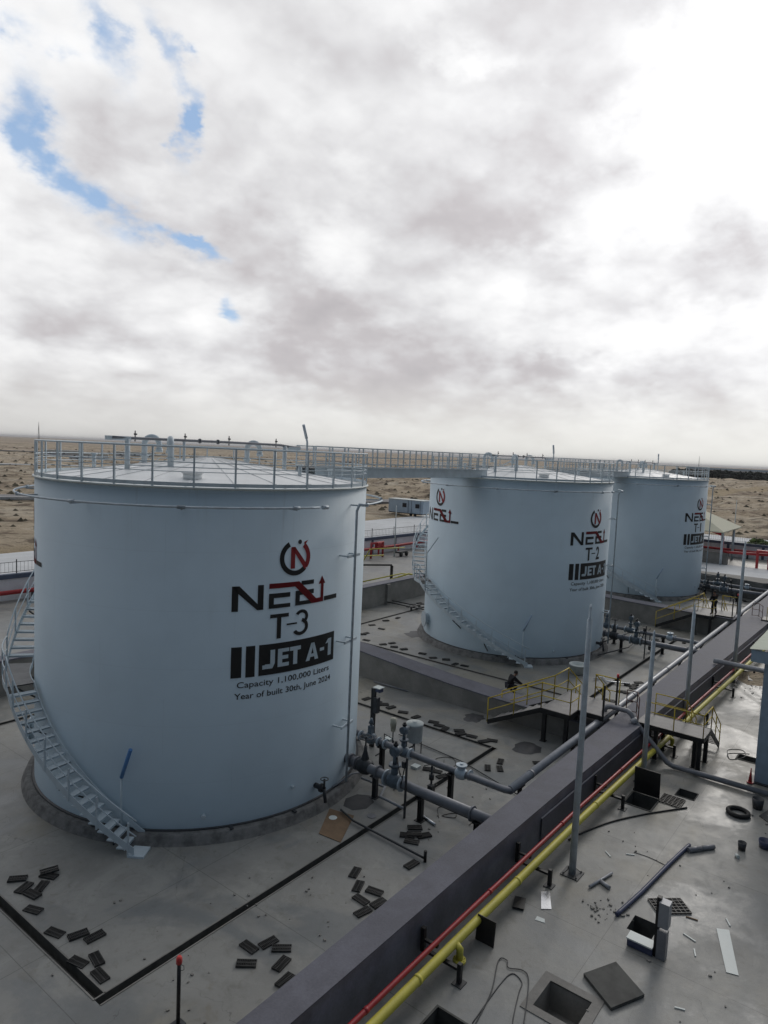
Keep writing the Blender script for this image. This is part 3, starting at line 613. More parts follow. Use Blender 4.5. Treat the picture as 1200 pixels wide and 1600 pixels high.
# far buildings / walls strips as separate low sheds
rn = random.Random(3)
sheds = [(62.5, 560, 26, 'pale long low wall on the far left horizon'), (60.8, 470, 22, 'pale low shed seen through the tank railing'), (57.5, 600, 30, 'long white low building far behind the nearest tank'), (28.5, 700, 40, 'white low shed far behind the walkway'), (24.5, 640, 30, 'pale flat roofed shed behind the middle tank roof'), (20.5, 620, 26, 'blue grey low building behind the farthest tank'), (17, 600, 22, 'small pale building behind the farthest tank railing'), (12.4, 1000, 60, 'long blue roofed shed beyond the dark trees'), (9.2, 980, 60, 'long blue roofed shed at the right edge beyond the trees')]
for a, r, w2, lb in sheds:
    x, y = M_az(a, r); t = thing('low_building', lb, 'building', (x, y, 0)); h_ = 3.2 if r < 900 else 9
    q = MB(); q.box((x, y, h_ / 2), (8, w2, h_), R_(a)); q.build('wall', 'perim', t)
    q = MB(); q.box((x, y, h_ + .2), (9, w2 + 1, .5 if r < 900 else 2.5), R_(a)); q.build('roof', 'cabin' if r > 900 or 'blue' in lb else 'pale', t)
    for k in range(-2, 3): q = MB(); q.box((x - 4.05 * math.cos(R_(a)) - k * w2 * .18 * math.sin(R_(a)), y - 4.05 * math.sin(R_(a)) + k * w2 * .18 * math.cos(R_(a)), h_ * .55), (.2, w2 * .05, h_ * .35), R_(a)); q.build('window', 'glass', t)

# ================================================================== TANKS
def wrap(q, c, r, a0):        # bend flat (x, z) artwork round the shell: x metres along the arc from azimuth a0
    out = []
    for p_ in q: an = R_(a0) + p_[0] / r; out.append(Vector((c[0] + (r + p_[2]) * math.cos(an), c[1] + (r + p_[2]) * math.sin(an), p_[1])))
    return out
def art(polys, name, m, parent, c, a0, r=6.0, off=.012, dx=0, dz=0):
    bm = bmesh.new()
    for poly in polys:
        f = bm.faces.new([bm.verts.new((x + dx, z + dz, off)) for x, z in poly])
    bmesh.ops.triangulate(bm, faces=bm.faces)
    x = min(v.co.x for v in bm.verts); x1 = max(v.co.x for v in bm.verts)
    x += .08
    while x < x1:
        bmesh.ops.bisect_plane(bm, geom=bm.verts[:] + bm.edges[:] + bm.faces[:], plane_co=(x, 0, 0), plane_no=(1, 0, 0)); x += .08
    bm.verts.ensure_lookup_table(); bm.verts.index_update()
    q = MB(); q.add(wrap([tuple(v.co) for v in bm.verts], c, r, a0), [[v.index for v in f.verts] for f in bm.faces]); bm.free()
    return q.build(name, m, parent)
def text_polys(txt, size, w=None, bold=0.0):
    cu = bpy.data.curves.new('t', 'FONT'); cu.body = txt; cu.size = size; cu.offset = bold; cu.resolution_u = 3
    ob = bpy.data.objects.new('t', cu); S.collection.objects.link(ob)
    dg = bpy.context.evaluated_depsgraph_get(); me = bpy.data.meshes.new_from_object(ob.evaluated_get(dg))
    v = [tuple(p_.co) for p_ in me.vertices]; fs = [list(p_.vertices) for p_ in me.polygons]
    S.collection.objects.unlink(ob); bpy.data.objects.remove(ob); bpy.data.meshes.remove(me)
    x0 = min(p_[0] for p_ in v); x1 = max(p_[0] for p_ in v); y0 = min(p_[1] for p_ in v); y1 = max(p_[1] for p_ in v)
    return v, fs, (x0, x1, y0, y1)
def art_text(txt, x0, x1, z0, z1, name, m, parent, c, a0, bold=0.0, off=.012, base=None):
    v, fs, bb = text_polys(txt, 1.0, bold=bold)
    lo, hi = (bb[2], bb[3]) if base is None else base
    sx_ = (x1 - x0) / (bb[1] - bb[0]); sz = (z1 - z0) / (hi - lo)
    polys = [[(x0 + (v[i][0] - bb[0]) * sx_, z0 + (v[i][1] - lo) * sz) for i in f] for f in fs]
    return art(polys, name, m, parent, c, a0, off=off)
def art_line(txt, x0, x1, z0, z1, t, c, a0):       # one painted line, word by word
    full = text_polys(txt, 1.0)[2]; k = (x1 - x0) / (full[1] - full[0]); pre = ''
    for w_ in txt.split(' '):
        pre = (pre + ' ' + w_) if pre else w_; e = text_polys(pre, 1.0)[2][1]; ws = text_polys(w_, 1.0)[2]; wd = ws[1] - ws[0]
        art_text(w_, x0 + (e - wd - full[0]) * k, x0 + (e - full[0]) * k, z0, z1, 'painted_word', 'logok', t, c, a0, bold=.008, base=(0, .70))
def ringseg(cx, cz, ro, ri, a0, a1, n=18):
    return [[(cx + ri * math.cos(R_(a)), cz + ri * math.sin(R_(a))), (cx + ro * math.cos(R_(a)), cz + ro * math.sin(R_(a))),
             (cx + ro * math.cos(R_(b2)), cz + ro * math.sin(R_(b2))), (cx + ri * math.cos(R_(b2)), cz + ri * math.sin(R_(b2)))]
            for a, b2 in [(a0 + (a1 - a0) * i / n, a0 + (a1 - a0) * (i + 1) / n) for i in range(n)]]
def bar(x0, x1, z0, z1): return [(x0, z0), (x1, z0), (x1, z1), (x0, z1)]
K_N = [bar(0, .2, 7.17, 7.96), bar(.81, 1.0, 7.18, 7.97), [(.0, 7.96), (.23, 7.96), (1.0, 7.18), (.80, 7.18), (.2, 7.72)]]
K_E = [bar(1.18, 1.93, 7.52, 7.67), bar(1.18, 1.35, 7.32, 7.52), bar(1.18, 1.94, 7.19, 7.32), bar(2.35, 2.87, 7.85, 7.99), bar(2.13, 2.88, 7.53, 7.68), bar(2.13, 2.30, 7.33, 7.53), bar(2.13, 2.90, 7.20, 7.33), bar(3.37, 4.05, 7.21, 7.36)]
K_R = [bar(1.18, 2.26, 7.83, 7.99), [(2.10, 7.83), (2.26, 7.99), (2.30, 7.95), (3.01, 7.33), (2.81, 7.2)], bar(2.81, 3.33, 7.2, 7.35), bar(3.20, 3.33, 7.35, 7.81), [(3.09, 7.81), (3.41, 7.81), (3.24, 8.08)]]
EMB_K = ringseg(2.09, 8.77, .58, .42, 118, 318, 26)
EMB_R = ringseg(2.09, 8.77, .58, .42, -38, 52, 14) + [bar(1.91, 2.07, 8.42, 9.10), [(1.91, 9.12), (2.06, 9.12), (2.56, 8.50), (2.46, 8.36)], [(2.42, 9.14), (2.56, 9.32), (2.40, 9.26)]]
EMB_G = ringseg(2.24, 9.27, .075, .0, 0, 360, 12)
def artwork(t, c, no, second=False):
    a0, dz, dx = (-121.3, 0, 0) if not second else (131.5, .80, 0)
    for kk in (K_N, K_E[:3], K_E[3:7], K_E[7:]): art(kk, 'painted_letter', 'logok', t, c, a0, dz=dz); art(K_R, 'painted_arrow', 'logor', t, c, a0, dz=dz, off=.016)
    art(EMB_K, 'painted_emblem_ring', 'logok', t, c, a0, dz=dz); art(EMB_R, 'painted_emblem_letter', 'logor', t, c, a0, dz=dz, off=.016)
    art(EMB_G, 'painted_dot', 'dark', t, c, a0, dz=dz)
    if second: return
    art([bar(1.24, 1.9, 6.88, 7.0), bar(1.48, 1.63, 6.2, 6.88), bar(1.83, 2.22, 6.595, 6.65)], 'painted_tank_letter', 'logok', t, c, a0)
    if no == 3:
        three = ringseg(2.40, 6.84, .27, .15, -72, 150, 16) + ringseg(2.36, 6.47, .32, .19, -150, 78, 18)
        three = [[(x, 6.20 + (z - 6.15) * .88) for x, z in pl] for pl in three]
        art(three, 'painted_tank_number', 'logok', t, c, a0)
    else: art_text(str(no), 2.30 if no == 2 else 2.40, 2.72 if no == 2 else 2.62, 6.22, 7.02, 'painted_tank_number', 'logok', t, c, a0, bold=.02)
    art([bar(.02, .35, 5.07, 6.05), bar(.48, .775, 5.06, 6.055), bar(.9, 4.0, 5.06, 6.055)], 'painted_panel', 'logok', t, c, a0)
    J = [bar(1.28, 1.44, 5.42, 5.86), bar(1.02, 1.36, 5.26, 5.39), [(1.36, 5.26), (1.44, 5.42), (1.28, 5.42), (1.24, 5.39)], bar(1.10, 1.28, 5.39, 5.41)]
    J += [bar(1.54, 1.70, 5.27, 5.86), bar(1.70, 1.95, 5.74, 5.86), bar(1.70, 1.92, 5.51, 5.63), bar(1.70, 1.95, 5.27, 5.39), bar(1.98, 2.40, 5.73, 5.86), bar(2.11, 2.27, 5.27, 5.73)]
    J += [[(2.62, 5.27), (2.78, 5.27), (2.96, 5.86), (2.84, 5.86)], [(3.02, 5.27), (3.18, 5.27), (2.98, 5.86), (2.86, 5.86)], bar(2.74, 3.06, 5.38, 5.49), bar(3.25, 3.46, 5.50, 5.61), bar(3.66, 3.83, 5.27, 5.86), [(3.52, 5.70), (3.66, 5.72), (3.66, 5.86), (3.60, 5.80)]]
    art(J, 'painted_grade', 'logow', t, c, a0, off=.022)
    art_line('Capacity 1,100,000 Liters', .22, 3.76, 4.74, 4.93, t, c, a0)
    art_line('Year of built 30th, June 2024', .15, 3.86, 4.38, 4.57, t, c, a0)
POSTS = [-121.0 + i * 360 / 31 for i in range(31)]
def helix(c, r, a0, a1, z0, z1, n): return [Vector((c[0] + r * math.cos(R_(a0 + (a1 - a0) * i / n)), c[1] + r * math.sin(R_(a0 + (a1 - a0) * i / n)), z0 + (z1 - z0) * i / n)) for i in range(n + 1)]
def hband(q, c, r, a0, a1, z0, z1, h, n, w=.012):
    vs = []; fs = []
    for i, p_ in enumerate(helix(c, r, a0, a1, z0, z1, n)):
        d = Vector((p_.x - c[0], p_.y - c[1], 0)).normalized() * w / 2
        vs += [p_ - d, p_ + d, p_ + d + Vector((0, 0, h)), p_ - d + Vector((0, 0, h))]
        if i: k = i * 4; fs += [(k - 4 + j, k - 4 + (j + 1) % 4, k + (j + 1) % 4, k + j) for j in range(4)]
    fs += [(0, 1, 2, 3), (4 * n, 4 * n + 1, 4 * n + 2, 4 * n + 3)]
    q.add(vs, fs)
def pol(c, r, a, z=0): return Vector((c[0] + r * math.cos(R_(a)), c[1] + r * math.sin(R_(a)), z))
def tank(c, no, label):
    t = thing('storage_tank', label, 'tank', tuple(c))
    q = MB(); q.lathe(c, [(5.7, .1), (5.9, .325), (6.24, .30), (6.30, .27), (6.34, .10), (6.42, .003)], 128); f_ = q.build('foundation', 'found', t)
    q = MB(); q.lathe(c, [(6.0, .30), (6.0, 10.93), (5.9, 10.93)], 192); q.build('shell', 'white', t)
    q = MB(); q.lathe(c, [(6.0, .302), (6.09, .325), (6.10, .335), (6.0, .34)], 128); q.build('bottom_plate', 'dark', t)
    q = MB(); q.lathe(c, [(5.99, 10.90), (6.07, 10.93), (6.07, 10.965), (5.93, 10.97)], 128); q.build('rim_angle', 'pale', t)
    q = MB(); q.lathe(c, [(5.97, 10.96), (4.5, 11.17), (3, 11.38), (1.5, 11.58), (.3, 11.75), (0, 11.765)], 128)
    for i in range(24):
        a = i * 15; q.beam(pol(c, 5.9, a, 10.985), pol(c, .4, a, 11.755), .05, .012)
    q.build('roof', 'roof', t)
    # guard rail
    q = MB(); rr = 5.98
    for z, r_ in ((12.15, .026), (11.70, .017), (11.55, .014), (11.42, .012)): q.tube([pol(c, rr, a * 2.5, z) for a in range(145)], r_, 6, cap=False)
    hband(q, c, rr, 0, 360, 10.99, 10.99, .11, 120, .008); g_ = q.build('guard_rail', 'wpaint', t)
    q = MB(); q.box((0, 0, .59), (.055, .055, 1.2)); q.v = [p_ + ORG['storage_tank' if no == 3 else g_.parent.name] for p_ in q.v]; p0 = q.build('rail_post', 'wpaint', g_)
    for i, a in enumerate(POSTS):
        o = p0 if i == 0 else p0.copy()
        if i: S.collection.objects.link(o); o.parent = g_
        o.location = (rr * math.cos(R_(a)), rr * math.sin(R_(a)), 10.97); o.rotation_euler = (0, 0, R_(a))
    # cooling-water ring
    q = MB(); q.tube([pol(c, 6.62, -94.5 - a * 3, 10.42) for a in range(1, 105)], .035, 8)
    q.tube([pol(c, 6.62, -78.4 + a * 3, 10.42) for a in range(0, 9)], .035, 8)
    q.cyl(pol(c, 6.62, -94.5, 10.42), pol(c, 6.62, -96.5, 10.42), .065, 10)
    for a in range(-135, 230, 30):
        q.beam(pol(c, 6.0, a, 10.36), pol(c, 6.66, a, 10.36), .03, .05); q.cyl(pol(c, 6.62, a + 1, 10.42), pol(c, 6.62, a - 1, 10.42), .055, 8)
    q.build('cooling_ring', 'galv', t)
    q = MB(); q.tube([pol(c, 6.62, -76.5, 10.43), pol(c, 6.5, -78, 10.42), pol(c, 6.42, -78.2, 10.2), pol(c, 6.42, -78.2, .55)], .045, 10); rp = q.build('riser_pipe', 'galv', t)
    for z in (8.65, 5.65, 2.62):
        q = MB(); tn = Vector((-math.sin(R_(-78.2)), math.cos(R_(-78.2)), 0)); p_ = pol(c, 6.36, -78.2, z); q.beam(p_ - tn * .42, p_ + tn * .42, .06, .09)
        for s_ in (-.34, .34): q.beam(p_ + tn * s_, pol(c, 5.99, -78.2 + math.degrees(s_ / 6), z), .05, .05)
        q.build('bracket', 'wpaint', rp)
    # roof fittings: header pipe along the crown, swan-neck vents, hatch, lamp pole
    C3 = lambda x, y, z: Vector((c[0] + x, c[1] + y, z))
    rz = lambda x, y: 11.77 - .135 * math.hypot(x, y)
    q = MB(); q.tube([C3(-4.1, -.05, 12.36), C3(-3.4, 0, 12.36), C3(.6, 0, 12.37), C3(3.6, 0, 12.36), C3(4.3, 0, 12.30), C3(4.8, 0, 12.30)], .05, 8)
    for x in (-.5, .35): flange(q, C3(x, 0, 12.37), (1, 0, 0), .09, .02, 10)
    q.build('header_pipe', 'pipe', t)
    for bc_, bd_ in ((C3(-3.85, 0, 12.34), (.9, .12, .14)), (C3(4.45, 0, 12.24), (.7, .1, .12))): q = MB(); q.box(bc_, bd_); q.build('header_bracket', 'wpaint', t)
    for x in (-3.5, -1.2, 3.9): q = MB(); q.cyl(C3(x, 0, rz(x, 0) - .05), C3(x, 0, 12.33), .09 if x != -1.2 else .05, 10); q.build('header_post', 'wpaint', t)
    for x in (-3.2, -1.15, .9, 3.4): q = MB(); q.cyl(C3(x, .02, 12.25), C3(x, .02, 12.62), .022, 6); q.cyl(C3(x - .05, 0, 12.5), C3(x + .05, 0, 12.5), .03, 8); q.build('header_valve', 'dark', t)
    for (x, y, w2, n_, ft) in ((-1.6, 1.9, .27, 1, 0), (-2.4, -.9, .22, 0, 1), (2.6, .9, .26, 2, 0)):
        z = rz(x, y); q = MB(); dx_, dy_ = (.71, -.71) if n_ != 0 else (.5, .86)
        pts = [C3(x, y, z - .05), C3(x, y, z + .75)] + [C3(x + dx_ * w2 * (1 - math.cos(R_(a))) , y + dy_ * w2 * (1 - math.cos(R_(a))), z + .75 + w2 * math.sin(R_(a))) for a in range(15, 181, 15)]
        pts.append(pts[-1] - Vector((0, 0, .25))); q.tube(pts, .105, 12); q.tube([pts[-1] + Vector((0, 0, .08)), pts[-1] - Vector((0, 0, .05))], .135, 12); flange(q, C3(x, y, z + .3), (0, 0, 1), .16, .02)
        q.build('roof_vent', 'wpaint', t)
    q = MB(); q.tube([C3(5.28, .03, 11.02), C3(5.28, .03, 12.55), C3(4.95, -.05, 13.25)], .045, 8); q.tube([C3(5.21, .01, 12.70), C3(4.93, -.05, 13.29)], .065, 8); q.build('roof_lamp_pole', 'galv', t)
    for (x, y, h_) in ((-3.4, 2.3, .5), (4.6, -2.0, .3), (1.2, -3.6, .35), (4.1, .8, .9)):
        q = MB(); z = rz(x, y); q.cyl(C3(x, y, z - .05), C3(x, y, z + h_), .07, 10); q.cyl(C3(x, y, z + h_), C3(x, y, z + h_ + .06), .12, 10); q.build('roof_nozzle', 'wpaint', t)
    q = MB(); q.cyl(C3(-3.2, -3.2, rz(3.2, 3.2) - .02), C3(-3.2, -3.2, rz(3.2, 3.2) + .16), .3, 18); q.cyl(C3(-3.2, -3.2, rz(3.2, 3.2) + .16), C3(-3.2, -3.2, rz(3.2, 3.2) + .20), .35, 18); q.build('roof_hatch', 'roof', t)
    # shell fittings
    def snoz(a, z, r_, L_, m='wpaint', nm='shell_nozzle'):
        q = MB(); q.cyl(pol(c, 5.98, a, z), pol(c, 6 + L_, a, z), r_, 14); q.cyl(pol(c, 6 + L_ - .03, a, z), pol(c, 6 + L_ + .03, a, z), r_ * 1.45, 16); return q.build(nm, m, t)
    snoz(141, 1.35, .36, .28, 'wpaint', 'manhole'); snoz(-128, .75, .05, .14); snoz(-100, 1.1, .04, .10)
    q = MB(); v0 = pol(c, 6.0, -90, .8); q.cyl(v0, pol(c, 6.42, -90, .8), .09, 12); flange(q, pol(c, 6.3, -90, .8), v0 - pol(c, 7, -90, .8), .15); q.cyl(pol(c, 6.42, -90, .8), pol(c, 6.42, -90, 1.15), .035, 8)
    wv = pol(c, 6.42, -90, 1.15); q.tube([wv + Vector((.13 * math.cos(R_(a)), .13 * math.sin(R_(a)), 0)) for a in range(0, 361, 30)], .018, 6); q.cyl(pol(c, 6.42, -90, .8), pol(c, 6.5, -90, .35), .06, 8); q.build('drain_valve', 'dark', t)
    q = MB(); a0_ = [pol(c, 6.05, a, .36) for a in (-135, -133)]
    for a in (-160, -120, -100, -40): q.box(pol(c, 6.2, a, .34), (.18, .1, .04), R_(a))
    q.build('anchor_plate', 'dark', t)
    # winding stair
    st = MB(); A0 = -145.4; AL = -193.3 if no == 3 else -213.0; ZL = 4.05; sl_ = ZL / (A0 - AL); sl2 = .094 if no == 3 else .066
    hband(st, c, 6.98, A0 + 1, AL, .05, ZL - .12, .24, 30, .02); hband(st, c, 6.14, A0 + 1, AL, .05 + .1, ZL - .12, .2, 30, .02)
    AE = AL - (22. if no == 3 else 9.); hband(st, c, 6.98, AL, AE, ZL - .16, ZL - .16, .2, 6, .02); hband(st, c, 6.14, AL, AE, ZL - .16, ZL - .16, .2, 6, .02)
    AT = AE - (11.0 - ZL) / sl2; hband(st, c, 6.98, AE, AT, ZL - .1, 10.85, .24, 44, .02); hband(st, c, 6.14, AE, AT, ZL - .1, 10.85, .2, 44, .02)
    st.box(pol(c, 6.75, A0 + 1.5, .03), (.55, .5, .06), R_(A0))
    sc = st.build('staircase', 'wpaint', t)
    q = MB(); vs = []
    for i in range(7):
        a = AL + (AE - AL) * i / 6; vs += [pol(c, 6.14, a, ZL), pol(c, 6.98, a, ZL)]
    q.add(vs + [v - Vector((0, 0, .04)) for v in vs], [(2 * i, 2 * i + 1, 2 * i + 3, 2 * i + 2) for i in range(6)] + [(14 + 2 * i, 16 + 2 * i, 17 + 2 * i, 15 + 2 * i) for i in range(6)]); q.build('landing', 'deck', sc)
    q = MB(); q.box((0, 0, 0), (.80, .26, .035)); q.box((0, .12, -.02), (.80, .02, .06)); q.v = [p_ + c for p_ in q.v]; tr = q.build('tread', 'wpaint', sc); first = True
    for (aa, ae, z0, sk) in ((A0, AL, 0, sl_), (AE, AT, ZL, sl2)):
        n = int(abs(ae - aa) * sk / .225)
        for i in range(1, n + 1):
            a = aa + (ae - aa) * i / (n + 1); z = z0 + abs(a - aa) * sk
            o = tr if first else tr.copy()
            if not first: S.collection.objects.link(o); o.parent = sc
            first = False; p_ = pol((0, 0), 6.56, a, z); o.location = p_; o.rotation_euler = (0, 0, R_(a) )
    q = MB()
    def hr(a0, a1, z0, z1, n, r_=6.98):
        for dz_, rr_ in ((1.02, .024), (.55, .018)): q.tube(helix(c, r_, a0, a1, z0 + dz_, z1 + dz_, n), rr_, 7)
    hr(A0 + 1.5, AL, .1, ZL, 24); hr(AL, AE, ZL, ZL, 5); hr(AE, AT, ZL, 11.0, 36)
    hr(AE, AT, ZL, 11.0, 36, 6.16) if no != 3 else None
    q.build('handrail', 'wpaint', sc)
    q = MB(); q.beam((0, 0, 0), (0, 0, 1.0), .05, .05); q.v = [p_ + c for p_ in q.v]; hp = q.build('handrail_post', 'wpaint', sc); first = True
    for a in [A0 - .5 - i * 8.2 for i in range(6 if no == 3 else 8)] + [AL, (AL + AE) / 2, AE] + [AE - i * 8.5 for i in range(1, 8)]:
        z = max(0.05, (A0 - a) * sl_) if a > AL else ZL if a >= AE else ZL + (AE - a) * sl2
        o = hp if first else hp.copy()
        if not first: S.collection.objects.link(o); o.parent = sc
        first = False; o.location = pol((0, 0), 6.98, a, z); o.rotation_euler = (0, 0, R_(a))
    for a in (-150, -166, -184, -200, -216, -232, -250):
        z = (A0 - a) * sl_ if a > AL else ZL if a >= AE else ZL + (AE - a) * sl2
        q = MB(); q.beam(pol(c, 6.9, a, z - .1), pol(c, 6.0, a, max(.45, z - .75)), .05, .05); q.build('stair_bracket', 'dark', sc)
    artwork(t, c, no); artwork(t, c, no, True)
    return t
tank(T3, 3, 'large white fuel storage tank nearest the camera, lettered T-3')
tank(T2, 2, 'middle white fuel storage tank of the row, lettered T-2')
tank(T1, 1, 'farthest white fuel storage tank of the row, lettered T-1')
for i, (x, y, lb) in enumerate(((-5.42, -2.95, 'slim lamp post with tilted blue tube light at the foot of the nearest stair'), (20.55, -3.55, 'slim lamp post with tilted tube light at the foot of the middle tank stair'), (46.9, -3.6, 'slim lamp post with tilted tube light at the foot of the farthest tank stair'))):
    rr = math.hypot(x - (0, 25.67, 52.05)[i], y); t = thing('lamp_post', lb, 'lamp post', (x, y, 0), None)
    q = MB(); q.tube([(x, y, 0), (x, y, 2.06)], .035, 8); q.build('post', 'wpaint', t); q = MB(); q.tube([(x, y, 2.0), (x + .0, y - .47, 3.02)], .06, 8); q.build('lamp_tube', mat('tube_cover_%s' % 'abc'[i], ((.10, .24, .50), (.40, .50, .62), (.40, .50, .62))[i], .3, 0, .05), t)
t = thing('lamp_post', 'bent white lamp pole beside the upper stair of the middle tank', 'lamp post', (19.2, 3.4, 4.3)); q = MB(); q.tube([pol(T2, 7.02, 155, 3.6), pol(T2, 7.02, 155, 6.0), pol(T2, 6.9, 163, 7.1)], .04, 8); q.build('pole', 'wpaint', t)
# bridges
for (xa, xb, lb) in ((5.2, 20.4, 'steel walkway bridge with railings joining the nearest and middle tanks'), (31.3, 46.7, 'steel walkway bridge with railings joining the middle and farthest tanks')):
    t = thing('walkway_bridge', lb, 'walkway', ((xa + xb) / 2, 0, 11))
    for s_ in (-.58, .58):
        q = MB(); q.bx(xa, xb, s_ - .01, s_ + .01, 11.0, 11.46)
        for z in (11.0, 11.46): q.bx(xa, xb, s_ - .07, s_ + .07, z - .012, z + .012)
        q.build('side_beam', 'wpaint', t)
        q = MB()
        for z, w2 in ((12.38, .045), (11.95, .03), (11.62, .03)): q.beam((xa, s_, z), (xb, s_, z), w2, w2)
        r_ = q.build('handrail', 'wpaint', t)
        n = int((xb - xa) / 1.05); q = MB(); q.bx(xa - .025, xa + .025, s_ - .025, s_ + .025, 11.46, 12.38); p0 = q.build('rail_post', 'wpaint', r_)
        for i in range(1, n + 1): o = p0.copy(); S.collection.objects.link(o); o.parent = r_; o.location = (i * (xb - xa) / n, 0, 0)
    q = MB(); q.bx(xa, xb, -.57, .57, 11.40, 11.44); q.build('deck', 'deck', t)
    q = MB()
    for i in range(9): x = xa + .5 + i * (xb - xa - 1) / 8; q.bx(x - .04, x + .04, -.57, .57, 11.05, 11.13)
    q.build('cross_beam', 'dark', t)

# ================================================================== PIPEWORK
def interp(x, xs_, ys_):
    if x <= xs_[0]: return ys_[0]
    for i in range(len(xs_) - 1):
        if x <= xs_[i + 1]: return ys_[i] + (ys_[i + 1] - ys_[i]) * (x - xs_[i]) / (xs_[i + 1] - xs_[i])
    return ys_[-1]
YO = lambda x: interp(x, xs, yo)
def wheel(q, c, r, n=20, spokes=4, ax='z'):
    c = Vector(c); q.tube([c + Vector((r * math.cos(2 * PI * i / n), r * math.sin(2 * PI * i / n), 0)) for i in range(n + 1)], .018, 6, cap=False)
    for i in range(spokes): a = PI * 2 * i / spokes; q.beam(c, c + Vector((r * math.cos(a), r * math.sin(a), 0)), .02, .02)
    q.cyl(c - Vector((0, 0, .05)), c + Vector((0, 0, .05)), .03, 8)
def support(x, y, h, m='black', par=None, w=.16):
    q = MB(); q.bx(x - w * .5, x + w * .5, y - .02, y + .02, 0, h); q.bx(x - w * .5, x + w * .5, y - w * .5, y - w * .5 + .02, 0, h); q.bx(x - w * .5, x + w * .5, y + w * .5 - .02, y + w * .5, 0, h); q.bx(x - .01, x + .01, y - w * .5 + .02, y + w * .5 - .02, 0, h)
    q.bx(x - .22, x + .22, y - .1, y + .1, h, h + .04); q.bx(x - .15, x + .15, y - .15, y + .15, 0, .02); return q.build('pipe_support', m, par)
def valve(par, x, y, z, r, h, nm='control_valve', dial=True):
    q = MB(); q.lathe((x, y, z), [(r * .9, -.26), (r * 1.5, -.18), (r * 1.6, 0), (r * 1.5, .18), (r * .9, .26)], 16, axis=(0, 1, 0))
    q.cyl((x, y, z), (x, y, z + h * .45), r * .75, 12); q.cyl((x, y, z + h * .42), (x, y, z + h * .48), r * 1.3, 14); q.cyl((x, y, z + h * .48), (x, y, z + h * .75), r * .5, 10)
    q.cyl((x - .16, y, z + h * .85), (x + .2, y, z + h * .85), r * .95, 14); q.box((x, y, z + h * .8), (.2, .22, .22)); v = q.build(nm, 'valve', par)
    for s_ in (-.33, .33): q = MB(); flange(q, (x, y + s_, z), (0, 1, 0), r * 1.65, .03); q.build('flange', 'galv', v)
    if dial: q = MB(); q.cyl((x, y, z + h * .9), (x, y, z + h * 1.12), .05, 8); q.cyl((x, y, z + h), (x, y, z + h * 1.06), .09, 10); q.build('position_indicator', 'black', v)
    return v
